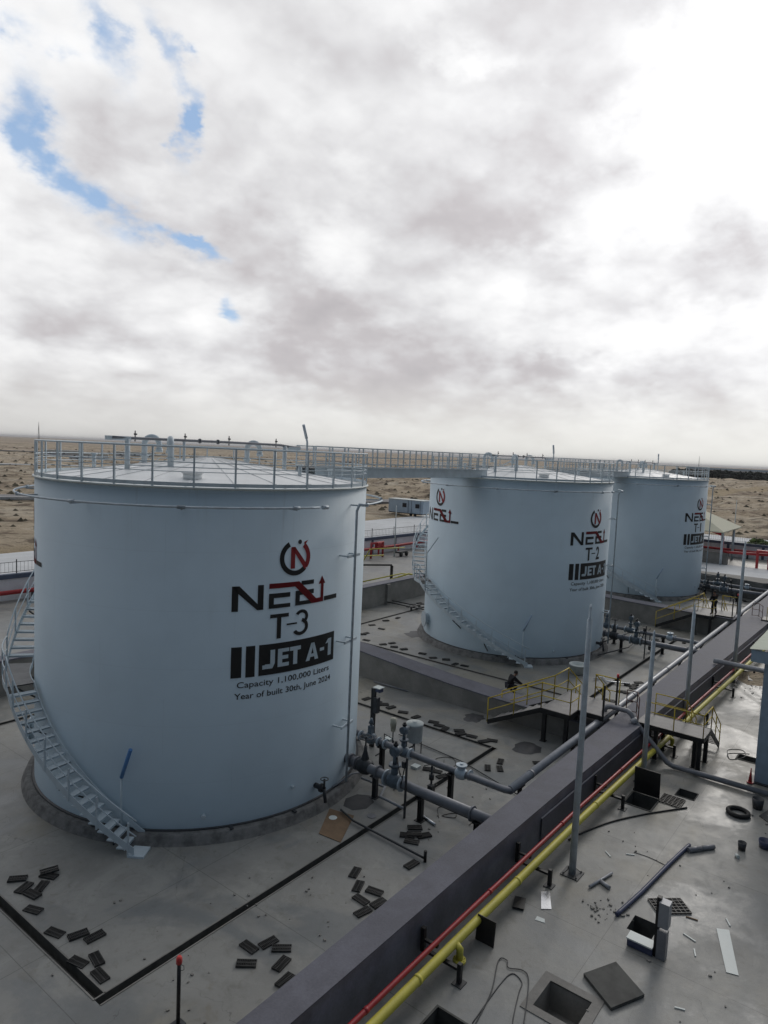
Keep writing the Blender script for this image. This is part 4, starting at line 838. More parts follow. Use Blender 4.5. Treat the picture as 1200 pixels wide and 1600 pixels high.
def pipework(dx, tn, labels):
    # A: large outlet pipe into the bund wall
    t = thing('outlet_pipe', labels[0], 'pipe', (1.8 + dx, -8.5, 0), None); P = lambda x, y, z: (x + dx, y, z)
    q = MB(); q.tube([P(2.0, -5.5, 1.0), P(1.95, -6.3, 1.0), P(1.75, -8.9, 1.0), P(1.7, -12.3, 1.0)], .17, 16)
    q.build('pipe', 'pipe', t)
    for y in (-5.95, -6.25, -7.25, -11.2): q = MB(); flange(q, P(1.95 - .05 * (-6 - y), y, 1.0), (0, 1, 0), .25, .025); q.build('flange', 'pipe', t)
    gv = MB(); gv.lathe(P(1.95, -6.6, 1.0), [(.18, -.28), (.26, -.2), (.3, 0), (.26, .2), (.18, .28)], 16, axis=(0, 1, 0)); gv.tube([P(1.95, -6.6, 1.0), P(1.95, -6.6, 1.25), P(1.95, -6.6, 1.55), P(1.95, -6.6, 1.75)], .1, 10, rs=[.2, .16, .07, .06]); gv.cyl(P(1.95, -6.6, 1.7), P(1.95, -6.6, 2.05), .03, 8)
    g = gv.build('gate_valve', 'dark', t); q = MB(); wheel(q, P(1.95, -6.6, 2.05), .24); q.build('hand_wheel', 'dark', g)
    valve(t, 1.78 + dx, -8.05, 1.0, .17, 1.25)
    support(1.76 + dx, -9.2, .80, 'black', t); support(1.72 + dx, -11.4, .80, 'black', t, .2); support(1.95 + dx, -7.1, .8, 'dark', t)
    # B: smaller pipe that joins the pipe along the wall
    t = thing('transfer_pipe', labels[1], 'pipe', (3.6 + dx, -8.5, 0), None)
    q = MB(); q.tube([P(3.75, -4.6, 1.15), P(3.7, -5.2, 1.15), P(3.6, -8, 1.15), P(3.55, -11.35, 1.15)] + ([P(3.6, -11.48, 1.15), P(3.75, -11.52, 1.15)] if tn == 3 else [P(3.55, -11.5, 1.15)]), .12, 14); q.build('pipe', 'pipe', t)
    for y in (-5.0, -5.9, -6.2, -9.95): q = MB(); flange(q, P(3.65, y, 1.15), (0, 1, 0), .19, .022); q.build('flange', 'galv', t)
    gv = MB(); gv.lathe(P(3.7, -5.45, 1.15), [(.13, -.2), (.2, -.15), (.23, 0), (.2, .15), (.13, .2)], 14, axis=(0, 1, 0)); gv.cyl(P(3.7, -5.45, 1.15), P(3.7, -5.45, 1.75), .06, 8); gv.box(P(3.7, -5.45, 1.5), (.18, .18, .3)); gv.cyl(P(3.7, -5.45, 1.75), P(3.7, -5.45, 1.95), .11, 10, .04); gv.build('gate_valve', 'valve', t)
    valve(t, 3.6 + dx, -7.1, 1.15, .13, 1.0)
    q = MB(); q.lathe(P(3.55, -9.65, 1.15), [(.14, -.2), (.2, -.12), (.22, 0), (.2, .12), (.14, .2)], 14, axis=(0, 1, 0)); q.cyl(P(3.55, -9.65, 1.15), P(3.55, -9.65, 1.42), .15, 14); q.cyl(P(3.55, -9.65, 1.42), P(3.55, -9.65, 1.48), .2, 16)
    q.cyl(P(3.55, -9.65, 1.48), P(3.55, -9.65, 1.52), .06, 8); q.build('check_valve', 'galv', t)
    support(3.55 + dx, -9.25, 1.0, 'black', t); support(3.68 + dx, -6.05, 1.0, 'black', t); q = MB(); q.tube([P(3.6, -8.4, 1.1), P(3.6, -8.4, .45), P(3.4, -8.55, .2), P(3.2, -8.6, .1)], .04, 8); q.cyl(P(3.6, -8.4, .5), P(3.6, -8.4, .7), .1, 10); q.box(P(3.45, -8.5, .25), (.2, .2, .25)); q.build('drain_branch', 'dark', t)
    # slim vertical conduit post by the control valve
    t = thing('conduit_post', labels[2], 'post', (1.52 + dx, -8.72, 0), None); q = MB(); q.bx(1.49 + dx, 1.55 + dx, -8.75, -8.69, 0, 2.1); q.build('post', 'dark', t)
    q = MB(); q.box(P(1.52, -8.62, 1.85), (.14, .12, .22)); q.build('junction_box', 'dark', t)
    q = MB(); q.tube([P(1.52, -8.65, 1.8), P(1.6, -8.5, 1.3), P(1.7, -8.3, 1.45), P(1.75, -8.1, 1.9)], .018, 6); q.tube([P(1.52, -8.65, 1.75), P(1.62, -8.45, 1.05), P(1.8, -8.25, 1.3), P(1.78, -8.1, 2.0)], .015, 6); q.build('cable', 'black', t)
pipework(0, 3, ('large grey outlet pipe with gate valve from the nearest tank into the bund wall', 'thinner grey transfer pipe from the nearest tank that turns along the bund wall', 'dark conduit post with cables beside the nearest tank valve'))
pipework(25.67, 2, ('large grey outlet pipe from the middle tank into the bund wall', 'thinner grey transfer pipe from the middle tank to the bund wall pipe', 'dark conduit post beside the middle tank valve'))
pipework(52.05 - 1.2, 1, ('large grey outlet pipe from the farthest tank', 'thinner grey transfer pipe from the farthest tank', 'dark conduit post beside the farthest tank valve'))
# sump canister on legs, cream level switch, small drain line
t = thing('sump_canister', 'grey steel canister with white lid standing on thin legs beside the pipes', 'canister', (6.2, -6.0, 0))
cx, cy = 5.9, -6.0
q = MB(); q.lathe((cx, cy, 0), [(0, .45), (.28, .5), (.33, .56), (.33, 1.2), (.35, 1.2), (.35, 1.25), (0, 1.25)], 26); q.build('body', 'galv', t)
q = MB(); q.lathe((cx, cy, 0), [(.36, 1.24), (.36, 1.28), (.1, 1.30), (.1, 1.34), (0, 1.34)], 26); q.build('lid', 'pale', t)
for a in (40, 130, 220, 310): q = MB(); q.cyl((cx + .3 * math.cos(R_(a)), cy + .3 * math.sin(R_(a)), 0), (cx + .3 * math.cos(R_(a)), cy + .3 * math.sin(R_(a)), .7), .02, 6); q.build('leg', 'dark', t)
q = MB(); q.tube([(cx, cy, .5), (cx, cy, .3), (cx - 1.3, cy + .1, .3), (cx - 1.3, cy + .1, .9)], .03, 7); q.build('drain_tube', 'dark', t)
t = thing('float_switch', 'small cream and grey cylinder on a thin pipe stand', 'instrument', (5.3, -5.35, 0))
q = MB(); q.tube([(5.3, -5.35, 0), (5.3, -5.35, .95)], .025, 7); q.tube([(5.3, -5.35, .35), (4.0, -5.5, .35)], .025, 7); q.tube([(5.3, -5.35, .6), (5.45, -4.8, .6), (5.45, -4.8, 0.2)], .02, 7); q.build('stand', 'dark', t)
q = MB(); q.lathe((5.3, -5.35, 0), [(0, .9), (.09, .92), (.11, 1.0), (.11, 1.15), (.13, 1.15), (.13, 1.45), (0, 1.48)], 16); q.build('canister', 'cream', t)
# control cabinet post just behind the tank edge
t = thing('control_post', 'black control post with blue topped box behind the nearest tank', 'control box', (5.2, -4.35, 0))
q = MB(); q.bx(5.15, 5.25, -4.45, -4.25, 0, 2.5); q.build('post', 'black', t); q = MB(); q.bx(5.1, 5.3, -4.62, -4.42, 1.5, 2.15); q.build('cabinet', 'dark', t)
q = MB(); q.bx(5.08, 5.3, -4.76, -4.52, 2.42, 2.58); q.build('lamp_head', 'bluep', t); q = MB(); q.bx(5.02, 5.36, -4.78, -4.42, 2.58, 2.61); q.build('cover', 'pale', t)
# main along the wall
t = thing('bund_pipe', 'long light grey pipe running along the inner edge of the bund wall', 'pipe', (20, -11.5, 1.15))
q = MB(); q.tube([(3.62, -11.5, 1.15), (12.35, -11.5, 1.15), (25, -11.5, 1.15), (54, -11.5, 1.15)], .145, 16); q.build('pipe', 'wpipe', t)
q = MB()
for x in (5.2, 16.2, 21.8, 27.7, 39, 47): q.cyl((x - .06, -11.5, 1.15), (x + .06, -11.5, 1.15), .155, 16)
q.build('pipe_weld', 'pipe', t)
for x in (4.4, 9, 14, 19.5, 24.5, 29.5, 34.5, 42, 50): support(x, -11.5, .98, 'black', t, .12)
t = thing('crossover_pipe', 'bent grey pipe climbing over the bund wall and sloping down to the yard', 'pipe', (12.35, -13, 0))
q = MB(); pts = [(12.35, -11.5, 1.15), (12.35, -11.52, 1.55), (12.35, -11.6, 1.68), (12.35, -11.8, 1.74), (12.34, -12.5, 1.74), (12.3, -12.68, 1.66), (12.24, -12.85, 1.42), (11.93, -14.35, .20), (11.9, -14.6, .13), (11.9, -19, .15)]; q.tube(pts, .105, 14); q.build('pipe', 'pipe', t)
q = MB(); q.cyl((12.35, -11.5, 1.3), (12.35, -11.5, 1.4), .17, 14); q.cyl((12.26, -12.76, 1.5), (12.22, -12.9, 1.34), .15, 12); q.build('collar', 'wpipe', t)
t = thing('shelter_pipe', 'grey pipe passing level from the bund wall to the shelter', 'pipe', (24.3, -15, 1.4)); q = MB(); q.tube([(24.4, -13.3, 1.5), (24.1, -19, 1.55)], .14, 14); q.build('pipe', 'wpipe', t); support(24.25, -15.9, 1.35, 'dark', t)
# red and yellow lines on brackets
xs2 = [-14, -8, -2, 5, 11, 18, 25, 33, 45, 56]
t = thing('yellow_pipe', 'long yellow foam pipe on brackets along the outer side of the bund wall', 'pipe', (5, -13.5, .55))
q = MB(); q.tube([(x, YO(x) - .66, .50) for x in xs2], .11, 16); q.build('pipe', 'yellow', t)
for x in (-9.5, -4.6, .2, 5.9, 10.6, 16.0, 22, 28, 34): q = MB(); q.cyl((x - .045, YO(x) - .66, .50), (x + .045, YO(x + .09) - .66, .50), .122, 16); q.build('coupling', 'yellow', t)
for x in (-3.05, 13.9): q = MB(); y = YO(x) - .66; q.tube([(x, y - .05, .50), (x, y - .16, .42), (x, y - .16, .12)], .085, 12); q.build('branch', 'yellow', t); q = MB(); flange(q, (x, y - .16, .14), (0, 0, 1), .16, .03); q.build('branch_flange', 'yellow', t)
t = thing('red_pipe', 'long thin red fire water pipe running above the yellow pipe', 'pipe', (5, -13.2, .72)); q = MB(); q.tube([(x, YO(x) - .46, .70) for x in xs2], .06, 12); q.build('pipe', 'red', t)
for x in (-6.2, -1.0, 3.6, 8.8, 14.5, 20, 26, 32): q = MB(); q.cyl((x - .05, YO(x) - .46, .70), (x + .05, YO(x + .1) - .46, .70), .07, 14); q.build('coupling', 'red', t)
for i, x in enumerate((-8.6, -3.54, 1.35, 7.27, 13.2, 18.3, 23.4, 28.5, 33.5, 39)):
    y = YO(x); t = thing('pipe_bracket', ('black steel leg bracket holding the red and yellow pipes, ' + ['outside the left frame edge', 'nearest the bottom edge', 'next to the nearest tall mast', 'beside the standing pit lid', 'under the yellow railed steps', 'just beyond the yellow railed steps', 'near the third mast foot', 'beyond the far mast', 'below the distant steps', 'farthest along the wall'][i]), 'bracket', (x, y - .9, 0), 'pipe brackets along the bund wall')
    q = MB(); q.bx(x - .05, x + .05, y - 1.17, y - 1.07, 0, .50); q.bx(x - .05, x + .05, y - 1.07, y - .1, .32, .385) ; q.build('leg', 'black', t); q = MB(); q.bx(x - .14, x + .14, y - 1.25, y - .99, .003, .025); q.build('foot_plate', 'dark', t)
    q = MB(); q.bx(x - .05, x + .05, y - .13, y - .03, .3, .9); q.bx(x - .04, x + .04, y - .5, y - .13, .575, .635); q.build('wall_plate', 'black', t)
# masts
for i, (x, y, h_, lb) in enumerate(((2.35, -14.3, 8.15, 'tall grey lightning mast nearest the camera, bolted outside the bund wall'), (9.95, -14.0, 5.97, 'shorter grey mast with its foot behind the standing pit lid'), (17.0, -13.75, 5.9, 'shorter grey mast rising behind the yellow railed steps'), (26.4, -14.0, 8.15, 'tall grey mast near the shelter at the right'), )):
    t = thing('lightning_mast', lb, 'mast', (x, y, 0)); q = MB(); q.tube([(x, y, 0), (x, y, h_ - .45), (x, y, h_ - .4), (x, y, h_ - .1), (x, y, h_)], .08, 14, rs=[.105, .075, .045, .04, .01]); q.build('pole', 'galv', t)
    q = MB(); q.bx(x - .27, x + .27, y - .27, y + .27, .003, .03); q.build('base_plate', 'dark', t)
    q = MB(); [q.beam((x + a * .05, y + b2 * .05, .2), (x + a * .2, y + b2 * .2, .03), .015, .015) for a in (-1, 1) for b2 in (-1, 1)]; [q.cyl((x + a * .2, y + b2 * .2, .03), (x + a * .2, y + b2 * .2, .08), .02, 6) for a in (-1, 1) for b2 in (-1, 1)]; q.build('anchor_bolts', 'dark', t)
    q = MB(); q.box((x, y, h_ - .42), (.2, .02, .02)); q.build('finial_arm', 'galv', t)
for (x, y, h_, lb) in ((48.5, 27, 6.05, 'thin pale pole in the gap between the nearest and middle tanks'), (95, -.6, 7.5, 'thin pale pole beyond the canopy')):
    q = MB(); q.tube([(x, y, 0), (x, y, h_)], .07, 8, rs=[.09, .04]); tag(q.build('light_pole', 'pale'), lb, 'pole')

# ================================================================== CROSSOVER STEPS
def rails(q, pts, h=1.1, n=3, r_=.026, mid=(.55,), posts=True):
    for a, c in zip(pts, pts[1:]):
        a, c = Vector(a), Vector(c)
        for hh in (h,) + mid: q.cyl(a + Vector((0, 0, hh)), c + Vector((0, 0, hh)), r_ if hh == h else r_ * .8, 7)
        k = max(1, round((c - a).length / (n if n > 1 else 1)))
        for i in range(k + 1): p_ = a + (c - a) * i / k; q.cyl(p_, p_ + Vector((0, 0, h)), r_, 7)
def steps(par, a, c, w, n, wdir, m='deck'):
    a, c, wd = Vector(a), Vector(c), Vector(wdir).normalized() * w; q = MB()
    for s_ in (0, 1): q.beam(a + wd * s_, c + wd * s_, .04, .2)
    q.build('stringer', 'black', par)
    for i in range(1, n):
        p_ = a + (c - a) * i / n + wd / 2; q = MB(); d = (c - a); d.z = 0; q.beam(p_ - wd * .48, p_ + wd * .48, .25, .03, ); q.build('tread', m, par)
def legs(par, pts, h, w=.16, m='black'):
    for x, y in pts: q = MB(); q.bx(x - w / 2, x + w / 2, y - w / 2, y + w / 2, 0, h); q.bx(x - w * .8, x + w * .8, y - w * .8, y + w * .8, 0, .025); q.build('leg', m, par)
# inner steps of the nearest pen
def inner(dx, lb, z=1.48, x0=10.72, x1=12.05):
    t = thing('crossover_platform', lb, 'platform', (x0 + dx, -9.3, 0)); P = lambda x, y, zz: (x + dx, y, zz)
    q = MB(); q.bx(x0 + dx, x1 + 1.55 + dx, -10.6, -9.3, z - .05, z); q.bx(x0 + .9 + dx, x1 + 1.55 + dx, -11.75, -10.6, z - .05, z); q.build('deck', 'deck', t)
    q = MB(); q.bx(x0 - .04 + dx, x0 + dx, -10.6, -9.3, z - .22, z + .01); q.bx(x0 - .04 + dx, x0 + .9 + dx, -10.64, -10.6, z - .22, z + .01); q.bx(x0 + .86 + dx, x0 + .9 + dx, -11.75, -10.64, z - .2, z + .01); q.bx(x0 + dx, x1 + 1.5 + dx, -9.3, -9.26, z - .22, z - .02); q.build('edge_beam', 'black', t)
    steps(t, P(x0, -6.72, .12), P(x0, -9.3, z - .1), x1 - x0, 8, (1, 0, 0))
    legs(t, [(x0 + .1 + dx, -9.45), (x0 + .1 + dx, -10.45), (x1 - .1 + dx, -9.45), (x1 - .1 + dx, -10.45)], z - .2)
    steps(t, P(x1 + 1.55, -9.4, z - .1), P(x1 + 3.6, -9.4, .12), -1.1, 7, (0, 1, 0))
    for nm, pts in (('handrail', [P(x0, -6.72, .12), P(x0, -9.3, z)]), ('handrail', [P(x1, -6.72, .12), P(x1, -9.3, z)]), ('handrail', [P(x0, -9.3, z), P(x0, -10.62, z), P(x0 + .9, -10.62, z)]), ('handrail', [P(x1, -9.3, z), P(x1 + 1.55, -9.3, z), P(x1 + 3.6, -9.3, .12)]), ('handrail', [P(x1 + 1.55, -11.7, z), P(x1 + 1.55, -10.6, z), P(x1 + 3.6, -10.6, .12)])):
        q = MB(); rails(q, pts, 1.12, 1.3); q.build(nm, 'yrail', t)
    for (px, py) in ((x0 + .92, -11.7), (x1 + 1.2, -11.7)):
        q = MB(); q.bx(px - .035 + dx, px + .035 + dx, py - .035, py + .035, z, z + 1.35); g = q.build('end_post', 'black', t)
        if px > x1: q = MB(); q.cyl(P(px, py, z + 1.33), P(px, py, z + 1.47), .055, 8); q.build('cap', 'capred', g)
inner(0, 'yellow railed steps with platform between the nearest and middle pens')
inner(25.6, 'distant yellow railed steps with platform between the middle and farthest pens', 1.55)
def outer(dx, lb, y0=-13.35, z=1.40, vis=True):
    t = thing('crossover_platform', lb, 'platform', (11.6 + dx, y0, 0)); P = lambda x, y, zz: (x + dx, y, zz)
    x0, x1, y1 = 12.35, 13.7, -15.52
    q = MB(); q.bx(x0 + dx, x1 + dx, y1, y0 + .45, z - .04, z); q.build('deck', 'deck', t)
    q = MB()
    for a in ((x0 - .04, x0, y1, y0 + .45), (x1, x1 + .04, y1, y0 + .45), (x0, x1, y1 - .04, y1)): q.bx(a[0] + dx, a[1] + dx, a[2], a[3], z - .2, z + .01)
    q.build('edge_beam', 'black', t)
    legs(t, [(x0 + .1 + dx, y1 + .12), (x0 + .35 + dx, y1 + .35), (x1 - .1 + dx, y1 + .12), (x0 + .1 + dx, y0 - .35), (x1 - .1 + dx, y0 - .35)], z - .2, .15)
    steps(t, P(x1, y1, z - .1), P(x1 + 1.9, y1, .08), 1.0, 7, (0, 1, 0))
    for pts in ([P(x0, y0 + .1, z), P(x0, y1, z), P(x1, y1, z), P(x1 + 1.9, y1, .1)], [P(x1, y0 + .1, z), P(x1, y1 + 1.0, z), P(x1 + 1.9, y1 + 1.0, .1)]):
        q = MB(); rails(q, pts, .95, 1.45, .022); q.build('handrail', 'yrail', t)
    q = MB(); rails(q, [P(x0 + .02, y0 + .4, z), P(x0 + .9, y0 + .75, z), P(x0 + .9, y0 + 1.2, z)], .95, 1, .022, (.5, .05)); q.build('rusty_handrail', mat('rusty_rail' + str(dx), (.10, .045, .04), .7, 0, .3), t)
outer(0, 'yellow railed platform and steps outside the bund wall in the yard')
outer(26.6, 'distant railed platform outside the bund wall at the right edge', -13.75)

# ================================================================== SHELTER
t = thing('pump_shelter', 'blue grey steel shelter with corrugated roof cut by the right edge', 'shelter', (13, -17.5, 0))
q = MB(); q.bx(12.95, 13.35, -17.85, -17.35, 0, 5.0); q.build('column', 'shed', t)
q = MB(); q.bx(12.8, 13.5, -18.0, -17.2, .003, .05); q.build('base_plate', 'dark', t)
q = MB(); q.bx(12.15, 26, -17.05, -16.98, 4.95, 5.40); q.bx(12.15, 12.22, -27, -17.05, 4.95, 5.40); q.build('fascia', 'shed', t)
q = MB(); n = 90; pr = []
for i in range(n + 1):
    x = 12.1 + 13.95 * i / n; pr.append((x, 5.43 + (.05 if i % 2 else 0)))
vs = [(x, -16.93, z) for x, z in pr] + [(x, -27, z + 1.3) for x, z in pr]; q.add(vs, [(i, i + 1, n + 2 + i, n + 1 + i) for i in range(n)]); q.build('roof', 'roofcor', t)
for x, y in ((25, -17.6), (13.1, -26.5), (25, -26.5)): q = MB(); q.bx(x - .2, x + .2, y - .25, y + .25, 0, 5.0); q.build('column', 'shed', t)
t = thing('pump_skid', 'dark pump skid with pale pipes partly hidden behind the shelter column', 'pump', (14.6, -19.2, 0))
q = MB(); q.bx(13.6, 16.5, -20.2, -18.2, 0, .25); q.build('base_frame', 'dark', t); q = MB(); q.lathe((14.8, -18.8, .8), [(0, -.6), (.38, -.55), (.42, 0), (.38, .55), (0, .6)], 20, axis=(1, 0, 0)); q.build('motor', 'dark', t)
q = MB(); q.tube([(13.9, -18.4, .3), (13.9, -18.4, 1.2), (14.5, -18.5, 1.7), (15.6, -18.5, 1.7)], .09, 10); q.tube([(14.3, -18.3, .3), (14.9, -18.2, 1.4), (15.6, -18.3, 2.4)], .05, 8); q.build('pipe', 'pale', t)
q = MB(); q.tube([(12.75, -17.25, .02), (12.75, -17.25, .06)], .12, 14); c_ = q.build('base', 'redframe', thing('warning_cone', 'small red cone at the foot of the shelter column', 'cone', (12.75, -17.25, 0)))
q = MB(); q.tube([(12.75, -17.25, .06), (12.75, -17.25, .62)], .16, 14, rs=[.075, .012]); q.build('cone_body', 'redframe', c_.parent)

# ================================================================== LOOSE THINGS ON THE FLOOR
def grate_mesh():
    q = MB(); L, w, h = .48, .24, .045
    for s_ in (-1, 1): q.bx(-L / 2, L / 2, s_ * w / 2 - .015 * (s_ > 0), s_ * w / 2 + .015 * (s_ < 0), 0, h)
    n = 11
    for i in range(n + 1):
        x = -L / 2 + .012 + i * (L - .024) / n; q.bx(x - .0075, x + .0075, -w / 2 + .014, w / 2 - .014, .004, h - .001)
    q.bx(-L / 2 + .005, L / 2 - .005, -.012, .012, .002, h - .004)
    return q
G0 = None
def grates(lst, label, seed=1, tilt=0):
    global G0; rn = random.Random(seed)
    for i, e in enumerate(lst):
        x, y = e[0], e[1]; a = e[2] if len(e) > 2 else rn.uniform(-80, 10) ; L = e[3] if len(e) > 3 else .48
        if G0 is None: q = grate_mesh(); G0 = q.build('drain_grate', 'iron', base=(0, 0, 0)); o = G0
        else: o = G0.copy(); S.collection.objects.link(o)
        z = .004 + (.048 if (len(e) > 4 and e[4]) else 0); o.location = (x, y, z); o.rotation_euler = (rn.uniform(-.03, .03), rn.uniform(-.03, .03), R_(a)); o.scale = (1, 1, rn.uniform(.9, 1.4))
        tag(o, label, 'drain grate', 'loose iron drain grates ' + label.split(' in ')[-1] if ' in ' in label else 'loose iron drain grates')
grates([(-8.37, -2.64, -38), (-8.43, -3.15, 23), (-8.1, -3.43, 37), (-7.74, -3.13, -63), (-7.65, -2.98, -20, .48, 1), (-8.42, -3.6, -79), (-8.69, -4.22, -70)], 'dark iron grate piece in the heap at the far left edge of the near floor')
grates([(-8.75, -5.46, -72), (-8.42, -5.97, -14), (-8.19, -6.33, -4), (-8.89, -6.82, -76), (-8.56, -7.06, -102), (-8.78, -7.59, -92)], 'dark iron grate piece in the scatter left of the near drain corner', 2)
grates([(-5.95, -9.45, -90), (-5.53, -9.69, -9), (-5.46, -10.08, -48), (-6.36, -9.82, -49), (-5.82, -10.45, 10), (-6.13, -10.9, 5)], 'dark iron grate piece in the group of six right of the red capped post', 3)
grates([(-1.92, -9.45, 19), (-2.35, -9.93, 22), (-2.23, -10.42, -77), (-2.75, -10.36, -95), (-3.1, -10.72, -13), (-2.55, -10.82, -8)], 'dark iron grate piece in the line beside the bund wall below the large outlet pipe', 4)
grates([(1.23, -9.36, -47), (.69, -9.44, -57), (1.04, -9.85, -31), (.50, -9.75, -66), (-.5, -10.46, -7), (.86, -9.6, -50, .48, 1)], 'dark iron grate piece in the pile under the large outlet pipe', 5)
grates([(9.33, -.71), (9.35, -1.35), (9.32, -1.81), (9.25, -2.29), (9.16, -3.08), (9.1, -3.87), (9.16, -4.82), (9.02, -5.21), (8.86, -5.62), (9.13, -6.21), (8.87, -6.45), (9.0, -6.93), (8.89, -7.59), (9.23, -7.81)], 'dark iron grate piece in the row along the drain before the near cross wall', 6)
grates([(6.75, -8.98, 30), (7.62, -9.08, 20), (7.03, -9.37, 35), (8.6, -10.3, -50)], 'dark iron grate piece in the four below the near drain corner', 7)
grates([(5.06, -7.32), (5.11, -7.62), (4.92, -8.04)], 'dark iron grate piece in the trio behind the thinner transfer pipe', 8)
grates([(18.6, 7.18), (17.63, 6.08), (17.65, 4.72), (18.32, 4.5), (17.71, 3.87), (17.74, 3.14), (17.8, 1.77), (17.55, .82), (17.8, .04), (17.43, -.82), (17.56, -1.4)], 'dark iron grate piece in the row just behind the near cross wall', 9)
grates([(20.98, 8.3), (18.95, 7.19), (22.73, 8.4), (24.06, 8.3), (28.66, 10.21), (29.46, 10.13), (27.78, 9.97), (20.63, 7.17), (29.35, 9.82)], 'dark iron grate piece in the scatter by the rear wall between the tanks', 10)
grates([(33.9, -7.0), (33.7, -7.75), (32.52, -7.85), (32.07, -8.33), (33.25, -9.58), (32.2, -8.0), (32.0, -7.9)], 'dark iron grate piece in the scatter beyond the middle tank pipes', 11)
grates([(22.06, -10.02), (21.09, -9.77), (20.9, -10.11), (19.8, -9.85), (19.78, -10.17), (17.96, -9.88), (17.58, -9.89), (17.77, -10.08), (18.64, -10.58), (21.4, -10.0), (17.7, -9.75, 30, .48, 1)], 'dark iron grate piece in the line between the middle tank drain and the bund wall', 12)
grates([(53.9, -8.99), (53.6, -9.58), (53.62, -10.3), (53.2, -9.9)], 'dark iron grate piece in the heap before the end wall', 13)

def plate(name, pts, z0, z1, m, label, cat, group=None):
    q = MB(); q.prism(pts, z0, z1); return tag(q.build(name, m), label, cat, group)
def one(name, q, m, label, cat, group=None): return tag(q.build(name, m), label, cat, group)
# bracket flaps etc. in the near pen
plate('cardboard_sheet', [(-1.11, -7.25), (.27, -6.46), (.48, -7.38), (-1.02, -8.10)], .005, .02, 'card', 'brown cardboard sheet lying on the floor beside the nearest tank', 'cardboard')
q = MB(); q.cyl((-.1, -6.95, .021), (-.1, -6.95, .03), .14, 14); one('paper_plate', q, 'pale', 'small white disc lying on the brown cardboard', 'disc')
q = MB(); q.prism([(1.30 + .62 * math.cos(R_(a)), -6.9 + .5 * math.sin(R_(a))) for a in range(0, 360, 51)], .004, .008); one('oil_stain_mat', q, 'dark', 'thin dark mat on the floor beside the zigzag pipe', 'mat')
q = MB(); q.cyl((.89, -7.82, .004), (.89, -7.82, .012), .16, 16); one('floor_disc', q, 'pipe', 'small grey disc on the floor left of the near drain', 'disc')
q = MB(); q.tube([(2.4, -6.1, .22), (2.48, -7.14, .2), (1.80, -7.46, .2), (1.71, -8.62, .2)], .045, 10); one('zigzag_pipe', q, 'wpipe', 'pale zigzag pipe lying between the gate valve and the conduit post', 'pipe')
q = MB(); q.tube([(.96, -5.95, .35), (1.96, -6.0, .5), (2.9, -6.5, .55)], .035, 8); one('flat_bar', q, 'wpipe', 'straight pale pipe under the gate valve of the nearest tank', 'pipe')
q = MB(); q.tube([(2.02, -9.07, .05), (1.80, -9.78, .05)], .045, 12); one('shiny_tube', q, 'shiny', 'short shiny steel tube on the floor under the large outlet pipe', 'tube')
q = MB(); q.tube([(.35, -6.9, .10), (.1, -7.67, .10), (-.08, -10.68, .10)], .035, 8); one('floor_conduit', q, 'dark', 'thin dark conduit crossing the near drain towards the bund wall', 'conduit')
q = MB(); q.tube([(-.08, -10.66, 0), (-.08, -10.66, .35)], .05, 8); one('conduit_stub', q, 'black', 'short black stub pipe where the thin conduit ends by the bund wall', 'stub')
def cable(pts, r, m, label, nm='cable', cat='cable', z=.012):
    P_ = [Vector(p_ if len(p_) == 3 else (*p_, z)) for p_ in pts]; out = []
    for i in range(len(P_) - 1):
        p0 = P_[max(0, i - 1)]; p1 = P_[i]; p2 = P_[i + 1]; p3 = P_[min(len(P_) - 1, i + 2)]
        for k in range(6):
            t_ = k / 6; out.append(.5 * ((2 * p1) + (-p0 + p2) * t_ + (2 * p0 - 5 * p1 + 4 * p2 - p3) * t_ * t_ + (-p0 + 3 * p1 - 3 * p2 + p3) * t_ ** 3))
    out.append(P_[-1]); q = MB(); q.tube(out, r, 6); return one(nm, q, m, label, cat)
cable([(2.3, -9.6), (2.9, -9.2), (3.1, -9.7), (2.7, -10.0), (2.5, -9.6), (3.0, -9.9), (3.0, -10.5), (2.6, -10.6)], .012, 'black', 'curly black cable on the floor under the large outlet pipe')
cable([(5.2, -7.0), (5.8, -7.2), (6.1, -7.0), (6.6, -7.4), (6.1, -7.9), (5.6, -7.7), (6.2, -7.3)], .012, 'black', 'curly black cable near the sump canister')
# thin lines across the near pen
q = MB(); q.tube([(6.9, -4.5, .05), (6.5, -8, .05), (5.3, -11.7, .05)], .022, 7); one('thin_drain_line', q, 'dark', 'thin dark line pipe crossing under the transfer pipe to the wall', 'pipe')
q = MB(); q.tube([(3.2, -5.2, .12), (2.9, -8, .12), (2.75, -11.8, .12)], .03, 7); one('thin_drain_line', q, 'dark', 'thin dark pipe running between the two large pipes', 'pipe')
# middle pen
q = MB(); [q.tube([(27.0 + d, 11.6, .25), (27.0 + d, 8.9, .25), (27.0 + d, 7.0, .25)], .05, 8) for d in (0, .7)]; q.tube([(27, 8.6, .25), (27.7, 8.6, .25)], .05, 8); one('rear_pipes', q, 'dark', 'pair of dark pipes from the rear wall to the middle tank', 'pipe')
q = MB(); q.bx(26.6, 28.0, 8.9, 9.1, .3, .36); q.bx(26.7, 26.8, 8.95, 9.05, 0, .3); q.bx(27.8, 27.9, 8.95, 9.05, 0, .3); one('pipe_trestle', q, 'black', 'small black trestle under the rear pipes', 'trestle')
q = MB(); q.tube([(8.9 + 25.67, -6.9, .25), (8.2 + 20, -7.4, .25), (24.9, -6.6, .25)], .04, 7); q.tube([(31.5, -6.4, .45), (27, -5.9, .45)], .04, 7); one('small_bore_lines', q, 'dark', 'thin dark pipes running beyond the middle tank valves', 'pipe')
